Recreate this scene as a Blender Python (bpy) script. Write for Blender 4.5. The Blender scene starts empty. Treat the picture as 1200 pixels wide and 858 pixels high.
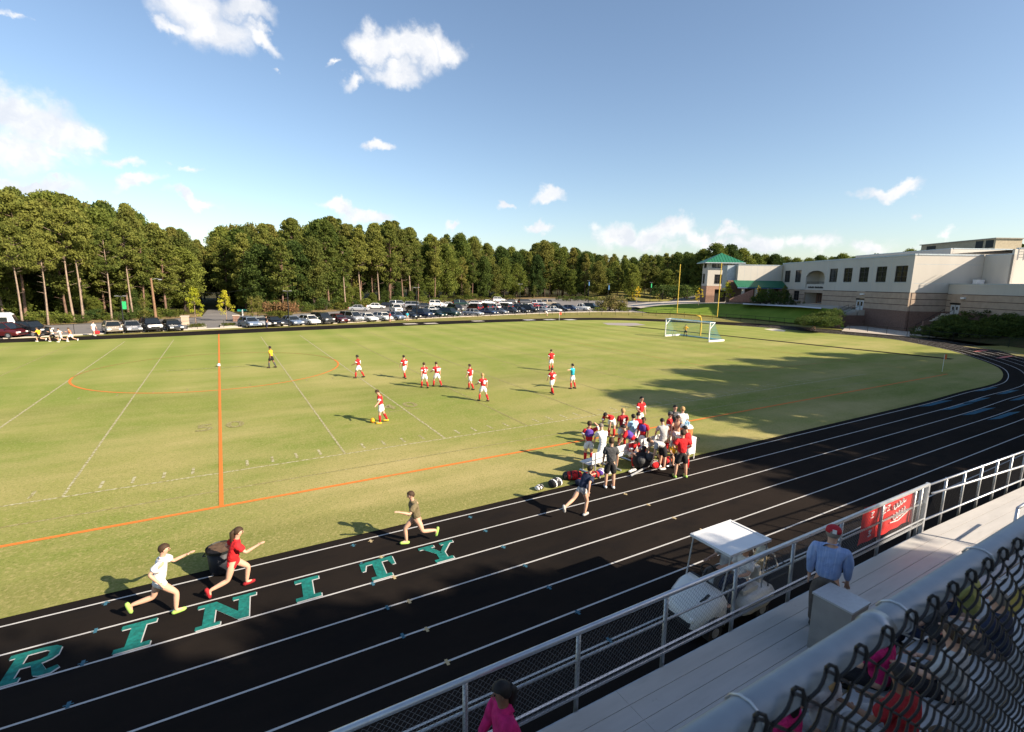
import bpy, bmesh, math, random
from mathutils import Vector as V, Matrix, noise
import numpy as np
random.seed(7)
S = bpy.context.scene
COL = S.collection
R = math.radians
PI = math.pi

# ------------------------------------------------------------------ camera model (photo 1200 x 858)
YAW, PITCH, ROLL, FPX, CX, HC = 0.5294, 0.1674, 0.0162, 583.44, 0.4254, 7.3186
CAM = V((CX, 0, HC))
_f = V((math.sin(YAW)*math.cos(PITCH), math.cos(YAW)*math.cos(PITCH), -math.sin(PITCH)))
_r = V((math.cos(YAW), -math.sin(YAW), 0)); _u = _r.cross(_f)
CR = _r*math.cos(ROLL)+_u*math.sin(ROLL); CU = -_r*math.sin(ROLL)+_u*math.cos(ROLL)
def ray(px, py):
    return (_f + CR*((px-600)/FPX) - CU*((py-429)/FPX))
def G(px, py, z=0.0):                 # point of the ground (or of level z) seen at a photo pixel
    d = ray(px, py); t = (z-HC)/d.z
    return CAM + d*t
def zat(px, py, dist):
    d = ray(px, py); return HC + dist*d.z/math.hypot(d.x, d.y)
def atD(px, dist, z=0.0):
    d = ray(px, 340); k = dist/math.hypot(d.x, d.y)
    return V((CAM.x+d.x*k, CAM.y+d.y*k, z))
SUN_EL, SUN_H = R(30), V((0.545, -0.838, 0)).normalized()

cam = bpy.data.cameras.new('camera'); co = bpy.data.objects.new('camera', cam); COL.objects.link(co)
m = Matrix((( CR.x, CU.x, -_f.x), (CR.y, CU.y, -_f.y), (CR.z, CU.z, -_f.z))).to_4x4()
m.translation = CAM; co.matrix_world = m
cam.sensor_width = 36; cam.lens = 36*FPX/1200; cam.clip_start = .05; cam.clip_end = 6000
cam.dof.use_dof = True; cam.dof.focus_distance = 26; cam.dof.aperture_fstop = 7.0
S.camera = co

# ------------------------------------------------------------------ materials
def nt(name):
    m = bpy.data.materials.new(name); m.use_nodes = True
    n = m.node_tree; return m, n.nodes, n.links, n.nodes['Principled BSDF']
def rgb(c): return (c[0], c[1], c[2], 1)
def hx(r, g, b):                        # sRGB 0..255 to linear
    f = lambda v: ((v/255+.055)/1.055)**2.4 if v > 10 else v/255/12.92
    return (f(r), f(g), f(b))
_mc = {}
def mat(name, c, rough=.7, metal=0, var=.12, scale=3.0, spec=.3, bump=0, coat=0, detail=3, wobble=None):
    if name in _mc: return _mc[name]
    if name.endswith('cloth') and not bump: bump, scale, var = .9, 11, max(var, .10)
    m, N, L, P = nt(name)
    P.inputs['Roughness'].default_value = rough; P.inputs['Metallic'].default_value = metal
    P.inputs['Specular IOR Level'].default_value = spec; P.inputs['Coat Weight'].default_value = coat
    tc = N.new('ShaderNodeTexCoord'); nz = N.new('ShaderNodeTexNoise'); nz.inputs['Scale'].default_value = scale; nz.inputs['Detail'].default_value = detail
    L.new(tc.outputs['Object'], nz.inputs['Vector'])
    cr = N.new('ShaderNodeValToRGB'); L.new(nz.outputs['Fac'], cr.inputs['Fac'])
    cr.color_ramp.elements[0].position = .3; cr.color_ramp.elements[1].position = .7
    cr.color_ramp.elements[0].color = rgb([v*(1-var) for v in c]); cr.color_ramp.elements[1].color = rgb([min(1, v*(1+var)) for v in c])
    L.new(cr.outputs['Color'], P.inputs['Base Color'])
    if bump:
        b = N.new('ShaderNodeBump'); b.inputs['Strength'].default_value = bump; b.inputs['Distance'].default_value = .035 if name.endswith('cloth') else .02
        L.new(nz.outputs['Fac'], b.inputs['Height']); L.new(b.outputs['Normal'], P.inputs['Normal'])
    _mc[name] = m; return m
def mixmat(name, layers, rough=.9, bump=0.0, bscale=30, spec=.2):
    """layers: first colour, then (colour, noise scale, lo, hi, stretch(x,y,z), amount)"""
    m, N, L, P = nt(name); P.inputs['Roughness'].default_value = rough; P.inputs['Specular IOR Level'].default_value = spec
    tc = N.new('ShaderNodeTexCoord'); cur = None; base = layers[0]
    for (c, sc, lo, hi, st, amt) in layers[1:]:
        mp = N.new('ShaderNodeMapping'); mp.inputs['Scale'].default_value = st; L.new(tc.outputs['Object'], mp.inputs['Vector'])
        mp.inputs['Location'].default_value = (random.random()*50,)*3
        nz = N.new('ShaderNodeTexNoise'); nz.inputs['Scale'].default_value = sc; nz.inputs['Detail'].default_value = 5; nz.inputs['Roughness'].default_value = .6
        L.new(mp.outputs['Vector'], nz.inputs['Vector'])
        mr = N.new('ShaderNodeMapRange'); mr.inputs['From Min'].default_value = lo; mr.inputs['From Max'].default_value = hi; mr.inputs['To Max'].default_value = amt
        L.new(nz.outputs['Fac'], mr.inputs['Value'])
        mx = N.new('ShaderNodeMix'); mx.data_type = 'RGBA'; L.new(mr.outputs['Result'], mx.inputs[0])
        if cur is None: mx.inputs[6].default_value = rgb(base)
        else: L.new(cur, mx.inputs[6])
        mx.inputs[7].default_value = rgb(c); cur = mx.outputs[2]
    L.new(cur, P.inputs['Base Color'])
    if bump:
        nz = N.new('ShaderNodeTexNoise'); nz.inputs['Scale'].default_value = bscale; nz.inputs['Detail'].default_value = 4; L.new(tc.outputs['Object'], nz.inputs['Vector'])
        b = N.new('ShaderNodeBump'); b.inputs['Strength'].default_value = bump; b.inputs['Distance'].default_value = .03
        L.new(nz.outputs['Fac'], b.inputs['Height']); L.new(b.outputs['Normal'], P.inputs['Normal'])
    return m
GRN, TAN, DRY = (.155, .205, .038), (.42, .34, .155), (.28, .260, .090)
M_grass = mixmat('field_grass', [(.230, .240, .064), (GRN, .11, .44, .60, (1, 1.6, 1), .8), (TAN, .13, .44, .64, (.5, 1.3, 1), .8), (DRY, .9, .42, .65, (1, 1, 1), .5), ((.115, .135, .03), .05, .52, .6, (.2, 1.6, 1), .5),
                 ((.40, .33, .15), 11, .50, .72, (1, 1, 1), .65), ((.085, .11, .02), 15, .52, .74, (1, 1, 1), .7), ((.36, .31, .15), 22, .58, .8, (1, 1, 1), .5), ((.05, .07, .014), 30, .56, .78, (1, 1, 1), .6)], rough=1, bump=.5, bscale=22, spec=.05)
N_, L_x = M_grass.node_tree.nodes, M_grass.node_tree.links; P_ = N_['Principled BSDF']
src = P_.inputs['Base Color'].links[0].from_socket; tc_ = N_.new('ShaderNodeTexCoord'); sx_ = N_.new('ShaderNodeSeparateXYZ'); L_x.new(tc_.outputs['Object'], sx_.inputs[0])
mr_ = N_.new('ShaderNodeMapRange'); mr_.inputs['From Min'].default_value = 20; mr_.inputs['From Max'].default_value = 52; mr_.inputs['To Max'].default_value = .55; L_x.new(sx_.outputs['Y'], mr_.inputs['Value'])
wv_ = N_.new('ShaderNodeTexWave'); wv_.bands_direction = 'X'; wv_.inputs['Scale'].default_value = .075; wv_.inputs['Distortion'].default_value = .6; L_x.new(tc_.outputs['Object'], wv_.inputs['Vector'])
c1_ = N_.new('ShaderNodeMix'); c1_.data_type = 'RGBA'; c1_.inputs[6].default_value = (.178, .240, .044, 1); c1_.inputs[7].default_value = (.245, .28, .068, 1); L_x.new(wv_.outputs['Fac'], c1_.inputs[0])
c2_ = N_.new('ShaderNodeMix'); c2_.data_type = 'RGBA'; L_x.new(mr_.outputs[0], c2_.inputs[0]); L_x.new(src, c2_.inputs[6]); L_x.new(c1_.outputs[2], c2_.inputs[7]); L_x.new(c2_.outputs[2], P_.inputs['Base Color'])
M_lawn = mixmat('lawn_grass', [(.135, .20, .028), ((.19, .25, .04), .3, .4, .65, (1, 1, 1), .8), ((.07, .13, .018), 4, .5, .75, (1, 1, 1), .6)], rough=1, spec=.05)
M_dry = mixmat('verge_grass', [(.17, .165, .045), ((.27, .215, .085), .25, .4, .65, (1, 1, 1), .8), ((.09, .105, .025), 3, .5, .75, (1, 1, 1), .6)], rough=1, spec=.05)
M_floor = mixmat('forest_floor', [(.035, .038, .015), ((.09, .06, .03), .4, .4, .65, (1, 1, 1), .8), ((.03, .05, .014), 3, .5, .75, (1, 1, 1), .6)], rough=1, spec=.05)
M_track = mixmat('track_surface', [(.0135, .0112, .0098), ((.026, .020, .0165), .25, .4, .7, (.4, 1, 1), .8), ((.008, .008, .009), 1.4, .5, .75, (.5, 1, 1), .6), ((.04, .036, .032), 40, .68, .8, (1, 1, 1), .45), ((.05, .045, .04), 9, .74, .8, (1, 1, 1), .7)], rough=1.0, bump=.25, bscale=160, spec=.03)
M_asph = mixmat('car_park_asphalt', [(.16, .15, .145), ((.22, .205, .19), .15, .4, .7, (1, 1, 1), .8), ((.10, .10, .10), .6, .55, .7, (1, 1, 1), .5)], rough=.95)
M_conc = mixmat('concrete', [(.42, .37, .31), ((.52, .47, .40), .5, .4, .7, (1, 1, 1), .8), ((.25, .22, .19), 1.6, .6, .75, (1, 1, 1), .5)], rough=.9)
def paint_on(name, c, under, lo, hi, sc=14, amt=1.0):
    return mixmat(name, [under, (c, sc, lo, hi, (1, 1, 1), amt), (under, 1.1, .55, .75, (1, 1, 1), .5)], rough=.85)
M_lane = paint_on('lane_paint', (.48, .47, .45), (.25, .25, .25), .30, .38, 30)
M_fline = paint_on('faded_white_line', (.42, .39, .22), (.20, .175, .06), .46, .66, 10, .7)
M_fline2 = paint_on('worn_white_line', (.52, .49, .34), (.21, .185, .065), .42, .62, 7, .85)
M_orange = paint_on('orange_line', (.62, .17, .03), (.22, .17, .05), .22, .42, 12)
M_orange2 = paint_on('faded_orange_line', (.46, .20, .05), (.18, .165, .05), .40, .60, 9, .8)
M_teal = paint_on('teal_track_paint', (.012, .22, .185), (.01, .11, .095), .38, .75, 12)
M_tealdim = paint_on('blue_track_paint', (.012, .12, .20), (.012, .06, .09), .3, .7, 8)
M_yel = mat('yellow_mark_paint', (.42, .33, .18)); M_blu = mat('blue_mark_paint', (.035, .12, .17)); M_redm = mat('red_mark_paint', (.45, .12, .10))
M_wpaint = mat('white_paint', (.74, .74, .72), .45); M_alu = mixmat('aluminium_plank', [(.44, .42, .395), ((.50, .475, .445), 1.2, .4, .65, (.6, 4, 1), .8), ((.30, .285, .265), 2.5, .58, .8, (.5, 2, 1), .5), ((.20, .19, .18), 9, .68, .8, (1, 1, 1), .4)], rough=.6)
M_gal = mat('galvanized_steel', (.42, .44, .46), .42, .75, .15, 8); M_galrail = mat('galvanized_top_rail', (.50, .52, .55), .38, .7, .1, 5)
M_steel = mat('pale_steel', (.55, .57, .60), .35, .6, .08, 9); M_black = mat('black_vinyl', (.008, .007, .007), .45, 0, .1, 5, .4)
M_dark = mat('dark_metal', (.012, .014, .014), .5); M_green = mat('green_metal', (.01, .13, .07), .5)
M_rubber = mat('rubber', (.02, .02, .02), .85); M_glass = mat('dark_glass', (.012, .016, .02), .08, 0, .1, 1, .6)
M_wood = mat('pole_wood', (.22, .13, .075), .85, 0, .2, 4)
M_white = mat('white_plastic', (.78, .78, .77), .35); M_cream = mat('cream_plastic', (.62, .60, .54), .4)
M_red = mat('red_cloth', (.56, .018, .022), .85, 0, .15, 6); M_dred = mat('dark_red_cloth', (.30, .015, .02), .85)
M_wcloth = mat('white_cloth', (.76, .75, .74), .85, 0, .05); M_blackc = mat('black_cloth', (.018, .017, .019), .85)
M_purple = mat('purple_cloth', (.10, .05, .30), .85); M_grey = mat('grey_cloth', (.20, .20, .205), .85); M_lgrey = mat('light_grey_cloth', (.42, .42, .42), .85)
M_dgrey = mat('charcoal_cloth', (.07, .072, .075), .85); M_teals = mat('teal_cloth', (.02, .36, .48), .8); M_yelc = mat('yellow_cloth', (.85, .45, .02), .8)
M_lblue = mixmat('light_blue_cloth', [(.24, .34, .58), ((.38, .47, .68), 26, .48, .56, (1, .15, .04), .7), ((.16, .24, .46), 5, .5, .7, (1, 1, .6), .6)], rough=.85, bump=1.0, bscale=11); M_sky = mat('sky_blue_cloth', (.35, .58, .75), .85); M_khaki = mat('khaki_cloth', (.10, .085, .075), .85)
M_pink = mat('magenta_cloth', (.50, .015, .13), .85, 0, .2, 4); M_orng = mat('orange_cloth', (.70, .18, .06), .85); M_olive = mat('olive_cloth', (.35, .33, .10), .8)
M_navy = mat('navy_cloth', (.02, .028, .06), .8); M_skin = mat('fair_skin', (.56, .33, .23), .6, 0, .06); M_skin2 = mat('brown_skin', (.22, .115, .07), .6, 0, .06)
M_hbr = mat('brown_hair', (.05, .028, .015), .7); M_hbk = mat('black_hair', (.012, .009, .008), .6); M_hbl = mat('blond_hair', (.42, .26, .11), .7); M_hgr = mat('grey_hair', (.22, .19, .16), .7)
M_eye = mat('eye_dark', (.01, .01, .01), .3); M_lip = mat('lips', (.35, .12, .10), .6); M_lime = mat('lime_shoe', (.35, .55, .12), .6)

def leafmat(name, a, b, trans=.38):
    m, N, L, P = nt(name)
    tc = N.new('ShaderNodeTexCoord'); nz = N.new('ShaderNodeTexNoise'); nz.inputs['Scale'].default_value = .55; nz.inputs['Detail'].default_value = 4
    L.new(tc.outputs['Object'], nz.inputs['Vector'])
    oi = N.new('ShaderNodeObjectInfo'); ad = N.new('ShaderNodeMath'); ad.operation = 'MULTIPLY_ADD'; L.new(oi.outputs['Random'], ad.inputs[0]); ad.inputs[1].default_value = .42
    sb = N.new('ShaderNodeMath'); sb.operation = 'SUBTRACT'; L.new(nz.outputs['Fac'], sb.inputs[0]); sb.inputs[1].default_value = .21; L.new(sb.outputs[0], ad.inputs[2])
    cr = N.new('ShaderNodeValToRGB'); cr.color_ramp.elements[0].position = .25; cr.color_ramp.elements[1].position = .75
    cr.color_ramp.elements[0].color = rgb(a); cr.color_ramp.elements[1].color = rgb(b); L.new(ad.outputs[0], cr.inputs['Fac'])
    P.inputs['Roughness'].default_value = .75; P.inputs['Specular IOR Level'].default_value = .12
    L.new(cr.outputs['Color'], P.inputs['Base Color'])
    tr = N.new('ShaderNodeBsdfTranslucent'); L.new(cr.outputs['Color'], tr.inputs['Color']); mx = N.new('ShaderNodeMixShader'); mx.inputs[0].default_value = trans
    L.new(P.outputs[0], mx.inputs[1]); L.new(tr.outputs[0], mx.inputs[2]); L.new(mx.outputs[0], N['Material Output'].inputs['Surface'])
    return m
L_pine = leafmat('pine_needles', (.078, .108, .022), (.225, .230, .050))
L_oak = leafmat('broad_leaves', (.065, .100, .020), (.21, .235, .045))
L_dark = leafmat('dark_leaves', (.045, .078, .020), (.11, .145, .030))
L_gold = leafmat('golden_leaves', (.10, .125, .028), (.23, .21, .05))
L_yel = leafmat('yellow_leaves', (.45, .40, .03), (.72, .52, .04))
L_lime = leafmat('lime_leaves', (.34, .36, .03), (.58, .52, .05))
L_bush = leafmat('shrub_leaves', (.05, .075, .012), (.15, .15, .03))
L_rust = leafmat('rusty_grass_plumes', (.15, .10, .04), (.30, .17, .085))
L_tanb = leafmat('tan_bush_leaves', (.13, .13, .04), (.28, .22, .10))
M_bark = mat('pine_bark', (.17, .105, .075), .95, 0, .35, 2.2); M_barkl = mat('pale_bark', (.27, .20, .15), .95, 0, .3, 2.5); M_barkd = mat('dark_bark', (.06, .045, .035), .95, 0, .3, 2)

# ------------------------------------------------------------------ mesh builder
def basis(d):
    d = d.normalized(); a = V((0, 0, 1)) if abs(d.z) < .95 else V((1, 0, 0))
    x = d.cross(a).normalized(); return x, x.cross(d).normalized()
class MB:
    def __init__(s): s.v = []; s.f = []; s.m = []; s.ms = []
    def mi(s, m):
        if m is None: return 0
        if m not in s.ms: s.ms.append(m)
        return s.ms.index(m)
    def add(s, vs, fs, m=None):
        o = len(s.v); s.v += [tuple(x) for x in vs]; k = s.mi(m)
        for f in fs: s.f.append(tuple(i+o for i in f)); s.m.append(k)
        return s
    def box(s, x0, y0, z0, x1, y1, z1, m=None):
        vs = [(x, y, z) for z in (z0, z1) for y in (y0, y1) for x in (x0, x1)]
        return s.add(vs, [(0, 2, 3, 1), (4, 5, 7, 6), (0, 1, 5, 4), (2, 6, 7, 3), (0, 4, 6, 2), (1, 3, 7, 5)], m)
    def obox(s, c, ax, hs, m=None):          # centre, three axes, half sizes
        c = V(c); vs = [c+ax[0]*hs[0]*i+ax[1]*hs[1]*j+ax[2]*hs[2]*k for k in (-1, 1) for j in (-1, 1) for i in (-1, 1)]
        return s.add(vs, [(0, 2, 3, 1), (4, 5, 7, 6), (0, 1, 5, 4), (2, 6, 7, 3), (0, 4, 6, 2), (1, 3, 7, 5)], m)
    def loft(s, pts, rs, n=8, m=None, sx=1, cap=True):
        pts = [V(p) for p in pts]; vs = []; N = len(pts)
        x, y = basis(pts[min(1, N-1)]-pts[0]); 
        for i, p in enumerate(pts):
            d = (pts[min(i+1, N-1)]-pts[max(i-1, 0)]).normalized()
            x = (x-d*x.dot(d)).normalized(); y = d.cross(x)
            for k in range(n):
                a = 2*PI*k/n; vs.append(p+(x*math.cos(a)*sx+y*math.sin(a))*rs[i])
        fs = [(i*n+k, i*n+(k+1) % n, (i+1)*n+(k+1) % n, (i+1)*n+k) for i in range(N-1) for k in range(n)]
        if cap: fs += [tuple(range(n-1, -1, -1)), tuple(range((N-1)*n, N*n))]
        return s.add(vs, fs, m)
    def tube(s, a, b, r, n=8, m=None): return s.loft([a, b], [r, r], n, m)
    def poly(s, pts, m=None): return s.add(pts, [tuple(range(len(pts)))], m)
    def prism(s, pts, z0, z1, m=None):        # convex-ish outline in plan
        n = len(pts); vs = [(p[0], p[1], z0) for p in pts]+[(p[0], p[1], z1) for p in pts]
        return s.add(vs, [tuple(range(n-1, -1, -1)), tuple(range(n, 2*n))]+[(i, (i+1) % n, n+(i+1) % n, n+i) for i in range(n)], m)
    def strip(s, A, B, m=None):
        n = len(A); return s.add(list(A)+list(B), [(i, i+1, n+i+1, n+i) for i in range(n-1)], m)
    def ball(s, c, r, m=None, nu=10, nv=7, sc=(1, 1, 1)):
        c = V(c); vs = []; fs = []
        for j in range(nv+1):
            t = PI*j/nv
            for i in range(nu):
                a = 2*PI*i/nu; vs.append(c+V((math.sin(t)*math.cos(a)*sc[0], math.sin(t)*math.sin(a)*sc[1], math.cos(t)*sc[2]))*r)
        for j in range(nv):
            for i in range(nu): fs.append((j*nu+i, (j+1)*nu+i, (j+1)*nu+(i+1) % nu, j*nu+(i+1) % nu))
        return s.add(vs, fs, m)
    def build(s, name, mats=None, parent=None, smooth=False, loc=None):
        me = bpy.data.meshes.new(name); vs = s.v
        off = V((0, 0, 0))
        if loc is not None: off = V(loc); vs = [(x-off.x, y-off.y, z-off.z) for x, y, z in vs]
        me.from_pydata(vs, [], s.f)
        ms = s.ms or ([mats] if not isinstance(mats, (list, tuple)) else list(mats))
        for m in ms: me.materials.append(m)
        me.polygons.foreach_set('material_index', s.m)
        if smooth: me.polygons.foreach_set('use_smooth', [True]*len(me.polygons))
        me.update()
        o = bpy.data.objects.new(name, me); COL.objects.link(o)
        if loc is not None: o.location = off
        if parent is not None: o.parent = parent
        return o
def tag(o, label=None, cat=None, group=None, kind=None):
    if label: o['label'] = label
    if cat: o['category'] = cat
    if group: o['group'] = group
    if kind: o['kind'] = kind
    return o
def empty(name, loc=(0, 0, 0), rz=0, label=None, cat=None, group=None):
    o = bpy.data.objects.new(name, None); COL.objects.link(o); o.location = loc; o.rotation_euler = (0, 0, rz); o.empty_display_size = .2
    return tag(o, label, cat, group)
def copy_tree(o, parent=None, kids=None):
    c = o.copy(); COL.objects.link(c)
    if parent is not None: c.parent = parent
    for ch in list(KIDS.get(o.name, [])): copy_tree(ch, c)
    return c
KIDS = {}
def reg(root):
    """remember the children of a finished thing for copying"""
    KIDS.clear()
    for o in COL.objects:
        if o.parent is not None: KIDS.setdefault(o.parent.name, []).append(o)

# ------------------------------------------------------------------ ground, field, track
def smoothline(pts, k=6):
    P = [V((p[0], p[1], 0)) for p in pts]; out = []
    for i in range(len(P)-1):
        a, b, c, d = P[max(i-1, 0)], P[i], P[i+1], P[min(i+2, len(P)-1)]
        for j in range(k):
            t = j/k; out.append(.5*((2*b)+(c-a)*t+(2*a-5*b+4*c-d)*t*t+(3*b-a-3*c+d)*t**3))
    out.append(P[-1]); return out
def fan(mb, pts, z, c, m=None):
    n = len(pts); mb.add([(c[0], c[1], z)]+[(p[0], p[1], z) for p in pts], [(0, i+1, i+2 if i+2 <= n else 1) for i in range(n)], m)
mb = MB(); mb.box(-3000, -1500, -1.5, 4000, 4000, -.06); tag(mb.build('ground', M_floor), kind='structure')
inner_px = [(1126, 459), (1156, 452), (1172, 446), (1175, 437), (1166, 429), (1140, 419), (1110, 410), (1072, 402.4), (1036, 396.5), (960, 389.8), (880, 382.8), (780, 377.2), (700, 375.2), (600, 377.2), (500, 381), (400, 385.3), (256, 391.8), (200, 394.3), (100, 398.5), (0, 402)]
innerp = [G(*q) for q in inner_px]
inner = [V((-60, 13.82, 0)), V((0, 13.82, 0)), V((25, 13.82, 0))] + smoothline([(33, 13.82), (40, 13.85)]+[(p.x, p.y) for p in innerp if p.x > 45 or p.y > 30], 5) + [V((-60, innerp[-1].y, 0))]
outer_px = [(1200, 418.5), (1170, 410.5), (1132, 406.5), (1088, 398), (1040, 391.5), (960, 384.8), (880, 378.8), (780, 374.3), (700, 372.4), (600, 374.0), (500, 377), (400, 380.9), (256, 387.0), (200, 389.8), (100, 394), (0, 397.2)]
outerp = [G(*q) for q in outer_px]
outer = [V((-60, 4.55, 0)), V((0, 4.55, 0)), V((30, 4.55, 0))] + smoothline([(42, 4.6), (58, 6.5), (76, 12.5)]+[(p.x, p.y) for p in outerp], 5) + [V((-60, outerp[-1].y, 0))]
mb = MB(); fan(mb, inner, 0, (25, 45)); tag(mb.build('sports_field', M_grass), kind='structure')
# the track ring: fill from outer to inner by angle about the centre
def resample(line, n):
    d = [0]
    for a, b in zip(line, line[1:]): d.append(d[-1]+(b-a).length)
    out = []; j = 0
    for i in range(n):
        t = d[-1]*i/(n-1)
        while j < len(d)-2 and d[j+1] < t: j += 1
        out.append(line[j].lerp(line[j+1], (t-d[j])/max(1e-6, d[j+1]-d[j])))
    return out
mb = MB(); ri, ro = resample(inner, 160), resample(outer, 160)
mb.strip([(p.x, p.y, -.03) for p in ro], [(p.x, p.y, .006) for p in ri]) if False else None
fan(mb, [V((p.x, p.y, 0)) for p in outer]+[], -.012, (25, 45)); mb.v = [(x, y, -.008) for x, y, z in mb.v]
tag(mb.build('running_track', M_track), kind='structure')
TZ = -.004; YL = 13.46; LW = 1.0905
# lane lines, near straight and the right-hand bend
mk = MB()
def lane_path(k):
    off = k*LW
    pts = []
    ins = [p for p in inner if p.x > -60.5]
    # offset the inner curve outwards
    for i, p in enumerate(ins):
        a = ins[max(i-1, 0)]; b = ins[min(i+1, len(ins)-1)]
        t = (b-a).normalized(); nrm = V((t.y, -t.x, 0)); pts.append(p+nrm*(off+.34))
    return pts
for k in range(7):
    P = lane_path(k)
    lim = [p for p in P if p.y < 60]
    A = []; B = []
    for i, p in enumerate(lim):
        a = lim[max(i-1, 0)]; b = lim[min(i+1, len(lim)-1)]; t = (b-a).normalized(); nrm = V((t.y, -t.x, 0))
        w = .024 if p.y < 16 else .03
        A.append((p.x-nrm.x*w, p.y-nrm.y*w, TZ)); B.append((p.x+nrm.x*w, p.y+nrm.y*w, TZ))
    mk.strip(A, B, M_lane)
tag(mk.build('track_lane_lines'), kind='structure')
mk = MB()
def cross(px, py, m, s=.075):
    p = G(px, py); z = TZ+.004
    mk.add([(p.x-.03, p.y-s*1.1, z), (p.x+.03, p.y-s*1.1, z), (p.x+.03, p.y+s*1.1, z), (p.x-.03, p.y+s*1.1, z)], [(0, 1, 2, 3)], m)
    mk.add([(p.x-s, p.y-.012, z+.002), (p.x+s, p.y-.012, z+.002), (p.x+s, p.y+.012, z+.002), (p.x-s, p.y+.012, z+.002)], [(0, 1, 2, 3)], m)
for q in ((112, 739), (97, 777), (80, 826), (124, 707), (414, 639), (424, 661), (437, 684), (454, 712), (472, 745), (551, 606), (569, 622), (590, 641), (615.5, 663), (643.5, 688.5), (677, 717.5), (714, 750)): cross(*q, M_blu)
for q in ((434.5, 634), (447, 653), (462, 676.5), (479.5, 704.7), (500, 737.5), (524, 776), (733, 579), (760, 591.5), (790, 607), (823, 621)): cross(*q, M_yel)
for q in ((1095, 552), (1113, 557), (1132, 563), (1150, 553), (1168, 560)): pass
for k in range(5):                                       # exchange-zone darts on the bend
    p = G(1100+ k*19 if k else 1099, 553.0-440+ (440) if False else 0) if False else None
for (px, py) in ((1097, 472.6), (1121, 476.5), (1147, 482), (1177, 487)):
    p = G(px, py); mk.add([(p.x-2.3, p.y+.10, TZ+.004), (p.x-1.2, p.y-.16, TZ+.004), (p.x+2.3, p.y-.12, TZ+.004), (p.x+1.2, p.y+.16, TZ+.004)], [(0, 1, 2, 3)], M_tealdim)
for (px, py) in ((1145, 469), (1181, 459.5), (1197, 466.5), (1156, 456)):
    p = G(px, py); mk.add([(p.x-2.0, p.y+.10, TZ+.004), (p.x-1, p.y-.16, TZ+.004), (p.x+2.0, p.y-.12, TZ+.004), (p.x+1, p.y+.16, TZ+.004)], [(0, 1, 2, 3)], M_tealdim)
for (px, py) in ((1150, 411), (1177, 418.5)):
    p = G(px, py); mk.add([(p.x-2.2, p.y+.10, TZ+.004), (p.x-1, p.y-.3, TZ+.004), (p.x+2.2, p.y-.12, TZ+.004), (p.x+1, p.y+.3, TZ+.004)], [(0, 1, 2, 3)], M_redm)
for (px, py) in ((481, 379.5), (505, 379), (560, 376.2), (620, 374.9), (644, 374.6), (668, 374.7)):
    p = G(px, py); mk.add([(p.x-1.1, p.y-.9, TZ+.004), (p.x+1.1, p.y-.9, TZ+.004), (p.x+1.1, p.y+.9, TZ+.004), (p.x-1.1, p.y+.9, TZ+.004)], [(0, 1, 2, 3)], M_conc if px < 600 else M_lane)
tag(mk.build('track_marks'), kind='structure')

# slab-serif track letters, unit box 1 x 1 (quads lists)
def Q(*a): return [a]
GL = {
 'I': [[(.08, 0), (.92, 0), (.92, .16), (.08, .16)], [(.08, .84), (.92, .84), (.92, 1), (.08, 1)], [(.32, .16), (.68, .16), (.68, .84), (.32, .84)]],
 'T': [[(.2, 0), (.8, 0), (.8, .16), (.2, .16)], [(.36, .16), (.64, .16), (.64, .82), (.36, .82)], [(0, .82), (1, .82), (1, 1), (0, 1)], [(0, .55), (.1, .55), (.17, .82), (0, .82)], [(.9, .55), (1, .55), (1, .82), (.83, .82)]],
 'Y': [[(.22, 0), (.78, 0), (.78, .15), (.22, .15)], [(.37, .15), (.63, .15), (.63, .45), (.37, .45)], [(.37, .45), (.55, .45), (.33, .87), (.07, .87)], [(.48, .45), (.63, .45), (.93, .87), (.74, .87)], [(-.05, .87), (.43, .87), (.43, 1), (-.05, 1)], [(.62, .87), (1.05, .87), (1.05, 1), (.62, 1)]],
 'N': [[(0, 0), (.42, 0), (.42, .14), (0, .14)], [(.11, .14), (.31, .14), (.31, .86), (.11, .86)], [(-.02, .86), (.31, .86), (.31, 1), (-.02, 1)], [(.31, 1), (.31, .66), (.72, 0), (.72, .34)], [(.72, 0), (.92, 0), (.92, .86), (.72, .86)], [(.60, .86), (1.04, .86), (1.04, 1), (.60, 1)]],
 'R': [[(0, 0), (.44, 0), (.44, .14), (0, .14)], [(.12, .14), (.33, .14), (.33, .86), (.12, .86)], [(0, .86), (.66, .86), (.60, 1), (0, 1)], [(.60, 1), (.66, .86), (.74, .80), (.94, .86), (.82, .96)], [(.74, .80), (.74, .64), (.95, .60), (.94, .86)], [(.74, .64), (.64, .57), (.70, .43), (.86, .49), (.95, .60)], [(.33, .57), (.64, .57), (.70, .43), (.33, .43)], [(.52, .43), (.70, .43), (.86, .16), (.66, .06)], [(.66, .06), (.86, .16), (1.04, .22), (1.10, .12), (.98, 0), (.78, 0)]],
}
for ch, x0, w in (('T', -5.0, .85), ('R', -3.62, .84), ('I', -1.95, .72), ('N', -.52, 1.10), ('I', 1.40, .66), ('T', 3.02, .86), ('Y', 4.66, .92)):
    sh = MB(); lt = MB(); y0, h = 11.36, .90
    for q in GL[ch]:
        sh.poly([(x0+x*w+.02+.06*y, y0+y*h-.032, TZ+.003) for x, y in q], M_lane)
        lt.poly([(x0+x*w+.06*y, y0+y*h, TZ+.006) for x, y in q], M_teal)
    o = lt.build('track_letter'); tag(o, kind='structure'); s = sh.build('letter_outline', parent=o)

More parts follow.
